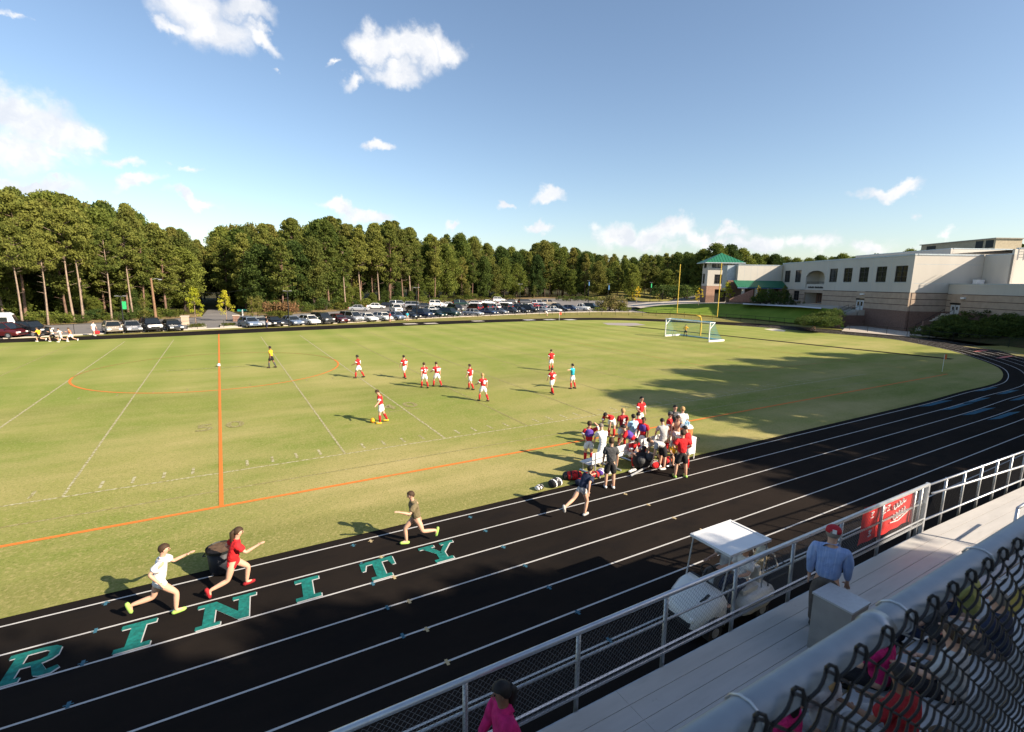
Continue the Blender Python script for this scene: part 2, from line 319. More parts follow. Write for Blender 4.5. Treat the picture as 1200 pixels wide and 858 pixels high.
# field markings
fm = MB(); FZ = .005
def seg(a, b, w, m, z=FZ):
    a, b = V((a[0], a[1], 0)), V((b[0], b[1], 0)); t = (b-a).normalized(); n = V((-t.y, t.x, 0))*w/2
    fm.add([(a-n)[:2]+(z,), (a+n)[:2]+(z,), (b+n)[:2]+(z,), (b-n)[:2]+(z,)], [(0, 1, 2, 3)], m)
def seg3(a, b, w, m, z=FZ):
    a, b = V((a[0], a[1], 0)), V((b[0], b[1], 0)); t = (b-a).normalized(); n = V((-t.y, t.x, 0))*w/2
    fm.add([(p.x, p.y, z) for p in (a-n, a+n, b+n, b-n)], [(0, 1, 2, 3)], m)
TL, FARL, CY, GX, SL = 17.75, 74.9, 46.4, 54.8, 21.0
seg3((-45, TL), (GX, TL), .15, M_orange, .009); seg3((0, TL), (0, FARL), .13, M_orange, .013); seg3((GX, TL), (GX, FARL), .12, M_orange2, .009)
seg3((GX-16.46, CY-20.12), (GX-16.46, CY+20.12), .13, M_orange2); seg3((GX-16.46, CY-20.12), (GX, CY-20.12), .13, M_orange2, .007); seg3((GX-16.46, CY+20.12), (GX, CY+20.12), .13, M_orange2, .007)
seg3((GX-5.5, CY-9.15), (GX-5.5, CY+9.15), .12, M_orange2); seg3((GX-5.5, CY-9.15), (GX, CY-9.15), .12, M_orange2, .007)
cir = [(9.15*math.cos(2*PI*i/72), CY+9.15*math.sin(2*PI*i/72)) for i in range(73)]
for a, b in zip(cir, cir[1:]): seg3(a, b, .14, M_orange2 if a[1] > CY else M_orange, .011)
seg3((-45, SL), (48, SL), .10, M_fline2); seg3((-45, SL-1.83), (48, SL-1.83), .09, M_fline)
for i in range(-9, 11):
    if i == 0: continue
    seg3((i*4.572, SL), (i*4.572, 70), .10 if i % 2 == 0 else .085, M_fline2 if i in (-1, -2, 1, 2) else M_fline, .007)
for i in range(-40, 45):
    if i % 5 == 0: continue
    x = i*.9144; seg3((x, SL+.35), (x, SL+1.05), .10, M_fline2, .007)
    if i % 2 == 0: seg3((x, SL+17), (x, SL+17.6), .09, M_fline, .007)
for x in (-9.1, 9.1): seg3((x-.9, SL+5.9), (x+.9, SL+5.9), .1, M_fline, .009)
seg3((-3.6, 46.7), (3.6, 46.7), .10, M_fline2, .015); 
tag(fm.build('field_lines'), kind='structure')
def digits(txt, x, y, h, m, z=.016, name='field_number', thick=.03, flip=False):
    c = bpy.data.curves.new(name, 'FONT'); c.body = txt; c.size = h*1.35; c.offset = thick; c.align_x = 'CENTER'
    tmp = bpy.data.objects.new(name, c); COL.objects.link(tmp); bpy.context.view_layer.update()
    me = bpy.data.meshes.new_from_object(tmp); bpy.data.objects.remove(tmp)
    o = bpy.data.objects.new(name, me); me.materials.append(m); COL.objects.link(o); o.location = (x, y, z); return o
for t, x in (('5 0', 0), ('4 0', 9.144), ('4 0', -9.144)):
    tag(digits(t, x, SL+6.4, 1.25, M_fline), kind='structure')
# jump runway and pads inside the bend
mb = MB(); rw = [G(1116, 421), G(960, 405), G(850, 393.5), G(770, 385.5), G(735, 382)]
A = []; B = []
for i, p in enumerate(rw): A.append((p.x-.55, p.y, .004)); B.append((p.x+.55, p.y, .004))
mb.strip(A, B); tag(mb.build('jump_runway', M_track), kind='structure')
mb = MB(); mb.poly([(*G(*q)[:2], .008) for q in ((706, 378.4), (745, 378.6), (757, 381), (738, 382), (712, 380.8))]); tag(mb.build('jump_pad', mat('pad_grey', (.30, .26, .24))), kind='structure')
mb = MB(); mb.poly([(*G(*q)[:2], .008) for q in ((895, 385.6), (908, 385.2), (921, 387.3), (919, 388.6), (905, 387.6))]); tag(mb.build('sand_pit', mat('pale_sand', (.62, .56, .46))), kind='structure')

# verge, kerb path, car park
kerb_px = [(0, 398), (100, 393.0), (200, 388.0), (256, 385.0), (330, 382.0), (400, 378.7), (500, 373.3), (600, 368.7), (660, 366.3), (700, 365.6), (740, 365.8), (790, 368.0), (840, 371.5), (880, 374.2), (960, 382.2), (1040, 390.6), (1100, 396), (1200, 404.5)]
kerb = [G(*q) for q in kerb_px]
for i in range(3): kerb[i] = kerb[i]*1.0 + V((0, .9-.2*i, 0))
mb = MB(); oo = [p for p in outer if p.x > -61 and (p.y > 30 or p.x > 76)]
ver = [V((150, 24, 0))]+[V((p.x, p.y, 0)) for p in reversed(kerb)]+[V((-60, kerb[0].y, 0)), V((-60, 5, 0)), V((150, 5, 0))]
fan(mb, ver, -.03, (25, 45)); tag(mb.build('grass_verge', M_dry), kind='structure')
mb = MB(); A = []; B = []
for i, p in enumerate(kerb):
    a = kerb[max(i-1, 0)]; b = kerb[min(i+1, len(kerb)-1)]; t = (b-a).normalized(); n = V((t.y, -t.x, 0))
    if n.dot(p-V((30, 45, 0))) < 0: n = -n
    w = 1.0 if kerb_px[i][0] < 690 else 2.2
    A.append((p, .06)); B.append((p+n*w, .06))
mb.strip([(p.x, p.y, z) for p, z in A], [(p.x, p.y, z) for p, z in B]); mb.strip([(p.x, p.y, -.04) for p, z in A], [(p.x, p.y, z) for p, z in A])
tag(mb.build('kerb_path', M_conc), kind='structure')
lot = [V((-70, kerb[0].y, 0))]+[kerb[i] for i in range(0, 12)]+[G(*q) for q in ((790, 362), (775, 357), (745, 352.5), (700, 350.5), (640, 349.8), (560, 352), (470, 357), (400, 364.5), (330, 369), (284, 370), (262, 362), (244, 362), (236, 371.5), (150, 376.5), (60, 381), (0, 383))]+[V((-70, 96, 0))]
mb = MB(); mb.poly([(p.x, p.y, -.02) for p in lot]); tag(mb.build('car_park', M_asph), kind='structure')
# a bank of mulch between car park and wood
mb = MB(); bank = [G(*q) for q in ((0, 383), (60, 381), (150, 376.5), (236, 371.5))]
b2 = [G(*q) for q in ((284, 370), (330, 369), (400, 364.5), (470, 357), (560, 352), (640, 349.8), (700, 350.5), (745, 352.5))]
for bb in (bank, b2): mb.strip([(p.x, p.y, .02) for p in bb], [(p.x*1.04, p.y*1.04, .35) for p in bb])
tag(mb.build('mulch_bank', mixmat('mulch', [(.17, .11, .06), ((.27, .19, .09), .5, .4, .6, (1, 1, 1), .7), ((.06, .08, .02), 1.5, .5, .6, (1, 1, 1), .8)])), kind='structure')

# kerbed islands at the entrance
for (x0, x1, y0, y1) in ((220, 242, 385.5, 381.8), (258, 279, 384.2, 380.8), (543, 556, 368.5, 366.5)):
    mb = MB(); q = [G(x0, y0), G(x1, y0-.6), G(x1, y1-.4), G(x0, y1)]
    mb.prism([(p.x, p.y) for p in q], -.01, .14); tag(mb.build('kerb_island', M_conc), kind='structure')

# lawn slope in front of the school
fr = [((742, 363.5), .15), ((762, 366.3), .2), ((790, 367.2), .2), ((840, 370.9), .2), ((880, 373.5), .2), ((920, 377.6), .2), ((960, 381.3), .2), ((990, 384.3), .2)]
bk = [((752, 361.3), 140), ((775, 357.8), 145), ((800, 356.2), 145), ((835, 355.6), 142), ((880, 356.4), 134), ((920, 357.8), 127), ((952, 359.8), 119), ((985, 363.0), 109)]
def PD(px, py, d): return atD(px, d, zat(px, py, d))
mb = MB(); rows = 9; Vv = []
for j in range(rows):
    t = j/(rows-1); s = t*t*(3-2*t)*.35+t*.65
    for (a, za), (b, db) in zip(fr, bk):
        A, B = G(*a, za), PD(*b, db); P = A.lerp(B, t); Vv.append((P.x, P.y, za+(B.z-za)*s))
n = len(fr); mb.add(Vv, [(j*n+i, j*n+i+1, (j+1)*n+i+1, (j+1)*n+i) for j in range(rows-1) for i in range(n-1)])
tag(mb.build('school_lawn', M_lawn, smooth=True), kind='structure')
mb = MB(); bt = [PD(*b, db) for b, db in bk]
mb.strip([(p.x, p.y, p.z+.02) for p in bt], [(p.x+(p.x-60)*.30, p.y+(p.y-20)*.22, p.z+.02) for p in bt])
tag(mb.build('school_plaza', M_conc), kind='structure')
mb = MB(); A = []; B = []
for (px, py, d) in ((872, 355.6, 134), (905, 357.2, 129), (940, 359.0, 122), (965, 361.0, 115)): 
    p = PD(px, py, d); A.append((p.x, p.y, p.z+.06)); q = PD(px, py+1.4, d-4); B.append((q.x, q.y, q.z+.06))
mb.strip(A, B); tag(mb.build('plaza_path', M_wpaint), kind='structure')
# road curving up on the left of the lawn
mb = MB(); A = []; B = []
for (px, y0, y1, z) in ((690, 358, 350.5, .1), (725, 357.0, 352.6, .15), (750, 356.0, 353.6, .3), (780, 355.2, 353.6, .8), (800, 353.4, 348.5, 1.6), (815, 350, 346, 2.2)):
    a, b = G(px, y0, z), G(px, y1, z); A.append((a.x, a.y, z)); B.append((b.x, b.y, z))
mb.strip(A, B); tag(mb.build('entrance_road', M_asph), kind='structure')
mb = MB(); A = []; B = []
for (px, y0, y1) in ((690, 364.5, 360.5), (715, 363.5, 358.5), (740, 360.8, 357.2), (765, 359, 357)):
    a, b = G(px, y0), G(px, y1); A.append((a.x, a.y, .03)); B.append((b.x, b.y, .03))
mb.strip(A, B); tag(mb.build('pale_drive', M_conc), kind='structure')
# bright grass knoll behind the car park
mb = MB(); k0 = [G(*q) for q in ((690, 352.5), (720, 353), (750, 353.2), (780, 353.5), (800, 352))]
k1 = [(lambda p, i: V((p.x*1.25, p.y*1.25, (1.6, 3.2, 3.4, 2.5, 2.0)[i])))(p, i) for i, p in enumerate(k0)]
mb.strip([(p.x, p.y, .05) for p in k0], k1); mb.strip(k1, [(p.x*1.4, p.y*1.4, p.z) for p in k1])
tag(mb.build('grass_knoll', M_dry, smooth=True), kind='structure')

# ------------------------------------------------------------------ trees
rng = np.random.default_rng(3)
def leaf_mesh(name, clumps, per, size, m, flat=1.0):
    """clumps: (x,y,z,r); leaf-sized quads scattered through each clump"""
    C = np.array(clumps, float); n = len(C)*per
    c = np.repeat(C, per, 0)
    d = rng.normal(size=(n, 3)); d /= np.linalg.norm(d, axis=1, keepdims=True); d *= (rng.random((n, 1))**.45)
    d[:, 2] *= flat
    p = c[:, :3]+d*c[:, 3:4]
    a = rng.normal(size=(n, 3)); a /= np.linalg.norm(a, axis=1, keepdims=True)
    b = np.cross(a, rng.normal(size=(n, 3))); b /= np.linalg.norm(b, axis=1, keepdims=True)
    s = size*(.6+.8*rng.random((n, 1)))
    v = np.stack([p-a*s-b*s*.5, p+a*s*.2-b*s*.6, p+a*s+b*s*.1, p-a*s*.1+b*s*.6], 1).reshape(-1, 3)
    me = bpy.data.meshes.new(name); me.vertices.add(4*n); me.vertices.foreach_set('co', v.ravel())
    me.loops.add(4*n); me.loops.foreach_set('vertex_index', np.arange(4*n)); me.polygons.add(n)
    me.polygons.foreach_set('loop_start', np.arange(0, 4*n, 4)); me.polygons.foreach_set('loop_total', np.full(n, 4))
    me.materials.append(m); me.update(); me.validate()
    return me
def trunk_mb(h, r, lean=0, top=.92):
    t = MB(); pts = []; rs = []
    ph = random.random()*6
    for i in range(9):
        k = i/8*top; pts.append((lean*h*k+math.sin(k*4+ph)*.012*h, math.cos(k*3+ph)*.012*h-.012*h*math.cos(ph), h*k)); rs.append(r*(1-k*.82)*(1.25 if i == 0 else 1))
    t.loft(pts, rs, 7); return t, pts
def make_pine(h, leaf, bark, frac=.5, wid=.17, name='pine_tree'):
    root = empty(name); t, pts = trunk_mb(h, h*.0125)
    cl = []
    n = int(72+26*random.random())
    for i in range(n):
        k = random.random(); z = h*(1-frac+frac*k*.97)
        prof = (math.sin(PI*min(1, .12+.88*k))**.6)*(1-.35*k)
        rad = h*wid*prof*(.35+.85*random.random()); a = random.random()*2*PI
        p = (math.cos(a)*rad, math.sin(a)*rad, z+rad*.15)
        cl.append((*p, h*(.035+.03*random.random())))
        if random.random() < .75: t.loft([(0, 0, z-rad*.25), (p[0]*.6, p[1]*.6, z-rad*.02), p], [h*.0032, h*.002, h*.0008], 4)
    for i in range(5): a = random.random()*6; cl.append((math.cos(a)*h*.02, math.sin(a)*h*.02, h*(.9+.1*i/5), h*.035))
    for i in range(6):
        z = h*(1-frac)*(.55+.45*random.random()); a = random.random()*6.28; l = h*.05*(1+random.random())
        t.loft([(0, 0, z), (math.cos(a)*l, math.sin(a)*l, z+l*.25)], [h*.002, h*.0006], 4)
    tr = t.build('trunk', bark, root, True)
    o = bpy.data.objects.new('crown', leaf_mesh('crown', cl, 85, .215, leaf, .6)); COL.objects.link(o); o.parent = root
    return root
def make_broad(h, leaf, bark, wid=.24, low=.22, name='broadleaf_tree', n=150, per=80, ls=.215, point=0.0, open_=0):
    root = empty(name); t, pts = trunk_mb(h, h*.014, top=.8); cl = []
    for i in range(n):
        k = random.random()**.9; z = h*(low+(1-low)*k*.96)
        env = math.sin(PI*min(1, (.16+.84*k)))**.55
        if point: env *= (1-k*point)
        lump = 1+.35*noise.noise(V((math.cos(i)*3, z*.4, i*.37)))
        rad = h*wid*env*lump*(random.random()**.5); a = random.random()*2*PI
        p = (math.cos(a)*rad, math.sin(a)*rad, z)
        cl.append((*p, h*(.055+.045*random.random())*(1-open_*.4)))
        if random.random() < .35: t.loft([(0, 0, max(.1*h, z-rad*.9)), (p[0]*.55, p[1]*.55, z-rad*.3), p], [h*.005, h*.003, h*.0008], 4)
    t.build('trunk', bark, root, True)
    o = bpy.data.objects.new('crown', leaf_mesh('crown', cl, per, ls*math.sqrt(h/16), leaf, .8)); COL.objects.link(o); o.parent = root
    return root
def make_shrub(h, leaf, name='shrub', wid=.6, n=16, per=45, ls=.07):
    root = empty(name); t = MB(); cl = []
    for i in range(n):
        a = random.random()*6.28; rr = h*wid*random.random()**.6; z = h*(.18+.7*random.random()*(1-.3*rr/(h*wid)))
        cl.append((math.cos(a)*rr, math.sin(a)*rr, z, h*.24))
        if i % 2 == 0: t.loft([(0, 0, 0), (math.cos(a)*rr*.7, math.sin(a)*rr*.7, z)], [h*.02, h*.006], 4)
    t.build('stem', M_barkd, root)
    o = bpy.data.objects.new('foliage', leaf_mesh('foliage', cl, per, ls, leaf, .8)); COL.objects.link(o); o.parent = root
    return root
P_pine = [make_pine(20, L_pine, M_bark, .60, .16), make_pine(20, L_pine, M_barkl, .52, .15), make_pine(20, L_pine, M_bark, .72, .17), make_pine(20, L_gold, M_bark, .64, .15)]
P_tall = [make_pine(20, L_pine, M_barkl, .42, .22), make_pine(20, L_pine, M_barkl, .46, .20)]
P_broad = [make_broad(18, L_oak, M_barkd), make_broad(18, L_oak, M_barkd, .27, .14), make_broad(18, L_dark, M_barkd, .25, .10, n=170), make_broad(18, L_gold, M_barkd, .22, .2)]
P_young = [make_broad(5, L_lime, M_barkl, .24, .25, 'young_tree', 34, 40, .17, .35), make_broad(5, L_gold, M_bark, .20, .10, 'young_tree', 30, 40, .17, .5), make_broad(5, L_yel, M_barkl, .30, .28, 'young_tree', 30, 26, .17, .3, 1)]
P_shrub = [make_shrub(1.5, L_bush), make_shrub(1.5, L_oak), make_shrub(1.5, L_dark, wid=.75)]
P_plume = make_shrub(1.6, L_rust, 'plume_grass_clump', .6); P_tanb = make_shrub(1.5, L_tanb, 'shrub', .75, 24)
protos = P_pine+P_tall+P_broad+P_young+P_shrub+[P_plume, P_tanb]
reg(None)
used = set()
def plant(pr, p, h, label, cat, group, wide=1.0, rz=None, lean=0):
    if pr.name in used: o = copy_tree(pr)
    else: o = pr; used.add(pr.name)
    base = {'pine_tree': 20, 'broadleaf_tree': 18, 'young_tree': 5, 'shrub': 1.5, 'plume_grass_clump': 1.6}[pr.name.split('.')[0]]
    s = h/base; o.location = p; o.scale = (s*wide, s*wide, s); o.rotation_euler = (lean, 0, random.random()*6.28 if rz is None else rz)
    tag(o, label, cat, group); return o
sky_px = [(-60, 232), (0, 222), (30, 221), (48, 230), (70, 224), (100, 232), (118, 240), (135, 234), (165, 243), (188, 262), (200, 256), (222, 274), (246, 287), (262, 266), (290, 260), (320, 262), (345, 256), (366, 262), (388, 250), (410, 262), (430, 264), (455, 257), (470, 258), (490, 272), (515, 276), (540, 273), (560, 280), (580, 288), (600, 289), (615, 292), (628, 284), (641, 280), (655, 288), (672, 290), (690, 296), (720, 297), (745, 301), (760, 296), (775, 298), (790, 294), (808, 295), (822, 296)]
def skyy(x):
    for (a, ya), (b, yb) in zip(sky_px, sky_px[1:]):
        if a <= x <= b: return ya+(yb-ya)*(x-a)/(b-a)
    return 296
base_px = [(-60, 381), (0, 379), (100, 374.5), (200, 369), (248, 361), (300, 367.5), (385, 363.5), (460, 356.5), (540, 351), (640, 348.6), (700, 349), (830, 348.5)]
def basey(x):
    for (a, ya), (b, yb) in zip(base_px, base_px[1:]):
        if a <= x <= b: return ya+(yb-ya)*(x-a)/(b-a)
    return 348
zones = [(-60, 60, 'behind the white bus'), (60, 125, 'above the runners on the far track'), (125, 190, 'beside the brown utility pole'), (190, 250, 'left of the shaded road gap'), (250, 330, 'right of the shaded road gap'),
         (330, 410, 'behind the first lamp post'), (410, 490, 'above the row of white cars'), (490, 560, 'behind the densest parked cars'), (560, 640, 'behind the far right end of the car rows'), (640, 730, 'behind the tan bush and lamp posts'), (730, 840, 'left of the green roofed tower')]
def zone(x):
    for a, b, t in zones:
        if a <= x < b: return t
    return zones[-1][2]
def dist_at(x):
    p = G(x, basey(x)); d = math.hypot(p.x-CX, p.y); return min(d, 235)
NTREE = 0
def wood_tree(x, dist, ytop, kind, row):
    global NTREE
    p = atD(x, dist, -.1); h = max(6, zat(x, ytop, dist)+.1); z = zone(x)
    if kind == 'pine':
        pr = random.choice(P_pine if row or x > 190 else P_pine[:3]); nm = 'pine'
        ds = ('tall bare trunked pine', 'pine set back in the wood')
    else:
        pr = random.choice(P_broad); ds = ('leafy broadleaf tree at the wood edge', 'broadleaf tree filling the inner wood')
    wide = min(1.5, max(.85, 16/h))*random.uniform(.9, 1.15)
    plant(pr, p, h, f"{ds[0 if row == 0 else 1]} {z}", 'tree', f"{'pines' if kind == 'pine' else 'broadleaf trees'} {'at the front of' if row == 0 else 'deeper in'} the wood {z}", wide)
    NTREE += 1
# front row
x = -22.0
while x < 835:
    d = dist_at(x); step = 5.2/(d)*583*random.uniform(.75, 1.25)*(.85 if x < 480 else 1)
    if 234 < x < 262: x += step*.5; continue
    kind = 'pine' if (x < 215 or 372 < x < 500 or (x > 500 and random.random() < .5)) else 'broad'
    if 215 <= x < 372: kind = 'broad' if random.random() < .8 else 'pine'
    wood_tree(x, d*random.uniform(1.0, 1.06), skyy(x)+random.uniform(2, 30), kind, 0)
    x += step
for row, (k, spread) in enumerate(((1.10, 9), (1.20, 2), (1.32, -1)), 1):
    x = -40.0
    while x < 850:
        d = dist_at(x)*k; step = 6.6/d*583*random.uniform(.8, 1.2)
        if 236 < x < 258 and row < 3: x += step*.4; continue
        kind = 'pine' if random.random() < (.7 if x < 215 or 372 < x < 500 else .45) else 'broad'
        wood_tree(x, d, skyy(x)+random.uniform(0, spread+3), kind, row)
        x += step
# a deep belt that closes the wood
for x in list(range(-30, 850, 15)):
    d = dist_at(x)*1.46; wood_tree(x+random.uniform(-4, 4), d, skyy(x)+random.uniform(3, 14), 'broad', 4)
# low broadleaf growth under the pines
x = -20
while x < 640:
    d = dist_at(x)*random.uniform(1.03, 1.12); step = random.uniform(9, 18)
    if 228 < x < 264: x += 12; continue
    plant(random.choice(P_broad), atD(x, d, -.1), random.uniform(3.5, 8.5), f"low leafy understorey tree {zone(x)}", 'tree', f"understorey trees {zone(x)}", 1.25); x += step
# trees behind the school and tower
for x, yt, d in ((806, 297, 215), (822, 292, 210), (836, 285, 205), (852, 287, 210), (866, 292, 215), (882, 298, 220), (893, 299, 225), (905, 298, 225), (917, 301, 230), (930, 303, 230), (944, 303, 235), (957, 300, 232), (970, 301, 235), (983, 298, 235), (996, 301, 240), (1008, 302, 240), (1022, 298, 235), (1036, 298, 230), (1046, 300, 230), (1062, 300, 230), (1090, 300, 230), (845, 300, 190), (875, 303, 195)):
    plant(random.choice(P_broad[:3]), atD(x, d, 2), zat(x, yt, d)-2, 'dark round topped tree rising behind the school roofs' if x > 870 else 'dark round topped tree behind the green roofed tower', 'tree', 'trees behind the school roofs' if x > 870 else 'trees behind the green roofed tower', 1.05)
for x, yt, d in ((1174, 286, 190), (1186, 287, 195), (1060, 293, 170), (1078, 293, 165), (1084, 291, 160)):
    plant(random.choice(P_broad[:3]), atD(x, d, 2), zat(x, yt, d)-2, 'distant tree just showing above the pale gymnasium roof', 'tree', 'trees above the gymnasium roof', .9)
# the leaning light trunks that stand clear at the left
for x0, yb, yt, ttl in ((27, 384, 262, 'tall pine with pinkish bare trunk nearest the white bus'), (98, 378, 250, 'slender pine with pinkish trunk, right one of the close pair'), (87, 379, 246, 'slender golden lit pine trunk, left one of the close pair'), (57, 381, 270, 'pine with thin leaning grey trunk behind the dark parked car'), (131, 377, 268, 'pine with straight pinkish trunk left of the green sign post'), (156, 372, 262, 'pine with dark lower trunk left of the brown utility pole')):
    p = G(x0, yb); d = math.hypot(p.x-CX, p.y); plant(random.choice(P_tall), p, zat(x0-6, yt, d)*1.0, ttl, 'tree', None, .8)
# young street trees
for x, yb, yt, k, ttl in ((230, 379, 338, 0, 'young lime green tree beside the car park entrance'), (265.5, 376, 341, 0, 'young pale green tree in front of the road gap, right of the lime one'), (296, 377, 346, 1, 'young bronze tree behind the blue grey hatchback'), (304, 376.5, 345, 1, 'young bronze tree just right of its twin near the teal sign'),
                         (170, 379, 347, 1, 'young golden brown conical tree left of the utility pole'), (746, 356.5, 335, 2, 'small yellow tree on the verge behind the black wagon'), (771, 356.5, 341, 2, 'small golden tree beside the green banner lamp'), (626, 351, 333, 1, 'small golden bush tree at the wood edge'), (819.5, 358, 336.5, 2, 'thin yellow tree in front of the brick tower')):
    p = G(x, yb) if x < 800 else PD(x, yb, 136); d = math.hypot(p.x-CX, p.y); plant(P_young[k], p, zat(x, yt, d)-p.z, ttl, 'tree', None, 1.0)
p = PD(888.5, 357, 131); d = math.hypot(p.x-CX, p.y); plant(P_young[2], p, 4.6, 'narrow yellow columnar tree before the green awning', 'tree', None, .55)
plant(P_young[0], PD(852, 356.5, 138), 5.4, 'dark green small tree covering the tower arch', 'tree', None, 1.25)
COL.objects[-1]
# low shrubs
A3_ = V((.5217, .8533, 0)); B3_ = V((.8533, -.5217, 0)); P3_ = V((100.44, 39.34, 0))+B3_*6.2
def shrub_at(px, py, h, label, grp, k=None, wide=1.0, z=0, d=None):
    return plant(P_shrub[random.randrange(3) if k is None else k], PD(px, py, d) if d else G(px, py, z), h, label, 'shrub', grp, wide)
x = 30
while x < 215:
    shrub_at(x, basey(x)+random.uniform(2.2, 4.2), random.uniform(1.2, 2.2), 'low green shrub in the hedge behind the left parked cars', 'hedge shrubs behind the left parked cars', None, 1.2); x += random.uniform(4, 7)
x = 318
while x < 600:
    shrub_at(x, basey(x)+random.uniform(.6, 2.2), random.uniform(1.5, 3.2), 'leafy green shrub at the wood edge behind the middle parked cars', 'wood edge shrubs behind the middle cars', None, 1.2); x += random.uniform(6, 10)
x = 655
while x < 745:
    shrub_at(x, 352.4+random.uniform(-.4, .8), random.uniform(1.6, 2.3), 'small round shrub in the planted bed behind the dark wagons', 'bed shrubs behind the dark wagons', None, 1.1); x += 4.5
for i, x in enumerate((317, 322, 327, 332, 337)): 
    plant(P_plume, G(x, 373.2), 3.9, 'rust topped tall grass clump behind the black hatchback', 'shrub', 'rust topped grass clumps', .8)
for i, x in enumerate((319, 326, 334)): shrub_at(x, 374.2, 2.2, 'green shrub in front of the rust topped grasses', 'shrubs before the rust topped grasses', 0, 1.1)
for x, y in ((226, 384.6), (231, 384.2), (236, 383.6)): shrub_at(x, y, .9, 'clipped shrub on the left entrance island', 'left island shrubs', 0, 1.3)
for x, y in ((263, 382.8), (268, 382.6), (273, 382.3)): shrub_at(x, y, .8, 'clipped shrub on the right entrance island', 'right island shrubs', 0, 1.3)
for x in (545, 549, 553): shrub_at(x, 367.6, .9, 'small shrub on the island between two parked cars', 'island shrubs between parked cars', 1, 1.3)
for x, h in ((709, 4.2), (714, 4.8), (720, 4.9), (726, 3.6)): plant(P_tanb, G(x, 364.2), h, 'big rounded tan and green bush at the car park corner', 'shrub', 'clumps of the big tan bush', .75) if x < 724 else shrub_at(x, 364.5, h, 'green shrub at the right foot of the big tan bush', None, 0, .9)
for x in (700, 706, 731, 736): shrub_at(x, 365.2, 1.3, 'low ground shrub around the big tan bush', 'low shrubs round the tan bush', 1, 1.4)
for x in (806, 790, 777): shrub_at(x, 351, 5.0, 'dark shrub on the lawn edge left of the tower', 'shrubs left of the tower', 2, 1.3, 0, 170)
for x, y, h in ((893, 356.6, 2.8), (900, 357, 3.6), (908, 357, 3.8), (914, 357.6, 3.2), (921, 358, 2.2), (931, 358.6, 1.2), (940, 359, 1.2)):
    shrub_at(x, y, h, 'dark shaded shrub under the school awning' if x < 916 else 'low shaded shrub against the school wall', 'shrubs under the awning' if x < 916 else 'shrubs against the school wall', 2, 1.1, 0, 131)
plant(P_young[1], PD(919.5, 357, 130), 4.6, 'reddish small tree against the school corner', 'tree', None, .8)
# shaded shrub banks either side of the stairs
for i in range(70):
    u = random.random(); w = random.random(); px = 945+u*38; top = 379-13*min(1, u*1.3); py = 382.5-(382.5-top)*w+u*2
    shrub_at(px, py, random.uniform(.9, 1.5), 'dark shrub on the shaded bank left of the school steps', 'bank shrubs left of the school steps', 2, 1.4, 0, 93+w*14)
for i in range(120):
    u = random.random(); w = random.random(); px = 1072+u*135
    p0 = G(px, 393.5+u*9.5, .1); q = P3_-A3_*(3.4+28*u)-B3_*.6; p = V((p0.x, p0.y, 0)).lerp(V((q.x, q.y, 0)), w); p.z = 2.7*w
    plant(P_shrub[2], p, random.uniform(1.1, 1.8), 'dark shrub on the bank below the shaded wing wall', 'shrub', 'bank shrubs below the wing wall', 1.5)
# shade trees behind and right of the stands (outside the picture, their shadows fall inside it)
SH = []
def shade(bx, by, h, wide=1.0, k=None):
    q = V((bx, by, 0))+SUN_H*(h/math.tan(SUN_EL))
    o = plant(P_broad[random.randrange(3)] if k is None else k, q, h, 'tall tree behind the stands shading the track' if q.y < -8 else 'tall tree right of the stands shading the field', 'tree', 'trees behind the stands' if q.y < -8 else 'trees right of the stands', wide); SH.append(q)
for bx, by, h, w in ((23.5, 24.5, 21, 1.0), (29, 26.0, 22, .9), (34, 29.0, 23, .8), (39, 28.5, 22, 1.0), (45, 30.5, 23, .8), (51, 29, 22, .95), (57, 30, 22, .8), (63, 27, 20, .9), (69, 25, 19, .9), (31, 19, 19, 1.1), (40, 20, 19, 1.1), (50, 20, 19, 1.1), (60, 19, 18, 1.1), (74, 18, 18, .9), (80, 24, 18, .8),
                     (19, 15.5, 18, .8), (25, 15, 18, .9), (-12, 12.8, 20, 1.0), (-5.5, 12.0, 20, .8), (-2.5, 11.2, 19, .6), (1.4, 10.2, 19, .8), (5.6, 9.8, 18, .6), (-9, 8, 18, 1.1), (-2, 7.5, 18, 1.1), (4.0, 9.4, 18, 1.0), (4, 4.5, 16, 1.1), (-20, 10, 18, 1.2), (18.5, 10.0, 17, .6), (22, 8, 16, 1.1), (30, 9, 16, 1.1)):
    shade(bx, by, h, w)

# ------------------------------------------------------------------ school buildings
A3 = V((.5217, .8533, 0)); B3 = V((.8533, -.5217, 0)); Z3 = V((0, 0, 1)); C1 = V((100.44, 39.34, 0))
M_stucco = mixmat('pale_panel_wall', [(.52, .485, .43), ((.57, .535, .475), .25, .4, .6, (1, 1, .2), .7), ((.40, .37, .34), 1.5, .6, .8, (1, 1, .1), .4)], rough=.85)
M_tanb = mat('tan_block_wall', (.42, .32, .24), .9, 0, .10, 1.5); M_brown = mat('brown_brick_wall', (.20, .12, .09), .9, 0, .22, 5); M_band = mat('dark_brick_band', (.085, .05, .04), .9)
M_coping = mat('metal_coping', (.40, .45, .48), .4, .3); M_roof = mat('grey_roof_membrane', (.45, .44, .42), .9)
M_groof = mat('green_metal_roof', (.022, .15, .085), .45, .1, .08, .6); M_wframe = mat('window_frame_dark', (.05, .045, .04), .5); M_pane = mat('window_pane', (.02, .022, .025), .06, 0, .1, 1, .7)
M_paneb = mat('window_blind', (.20, .15, .11), .7); M_doorw = mat('white_steel_door', (.55, .55, .54), .5)
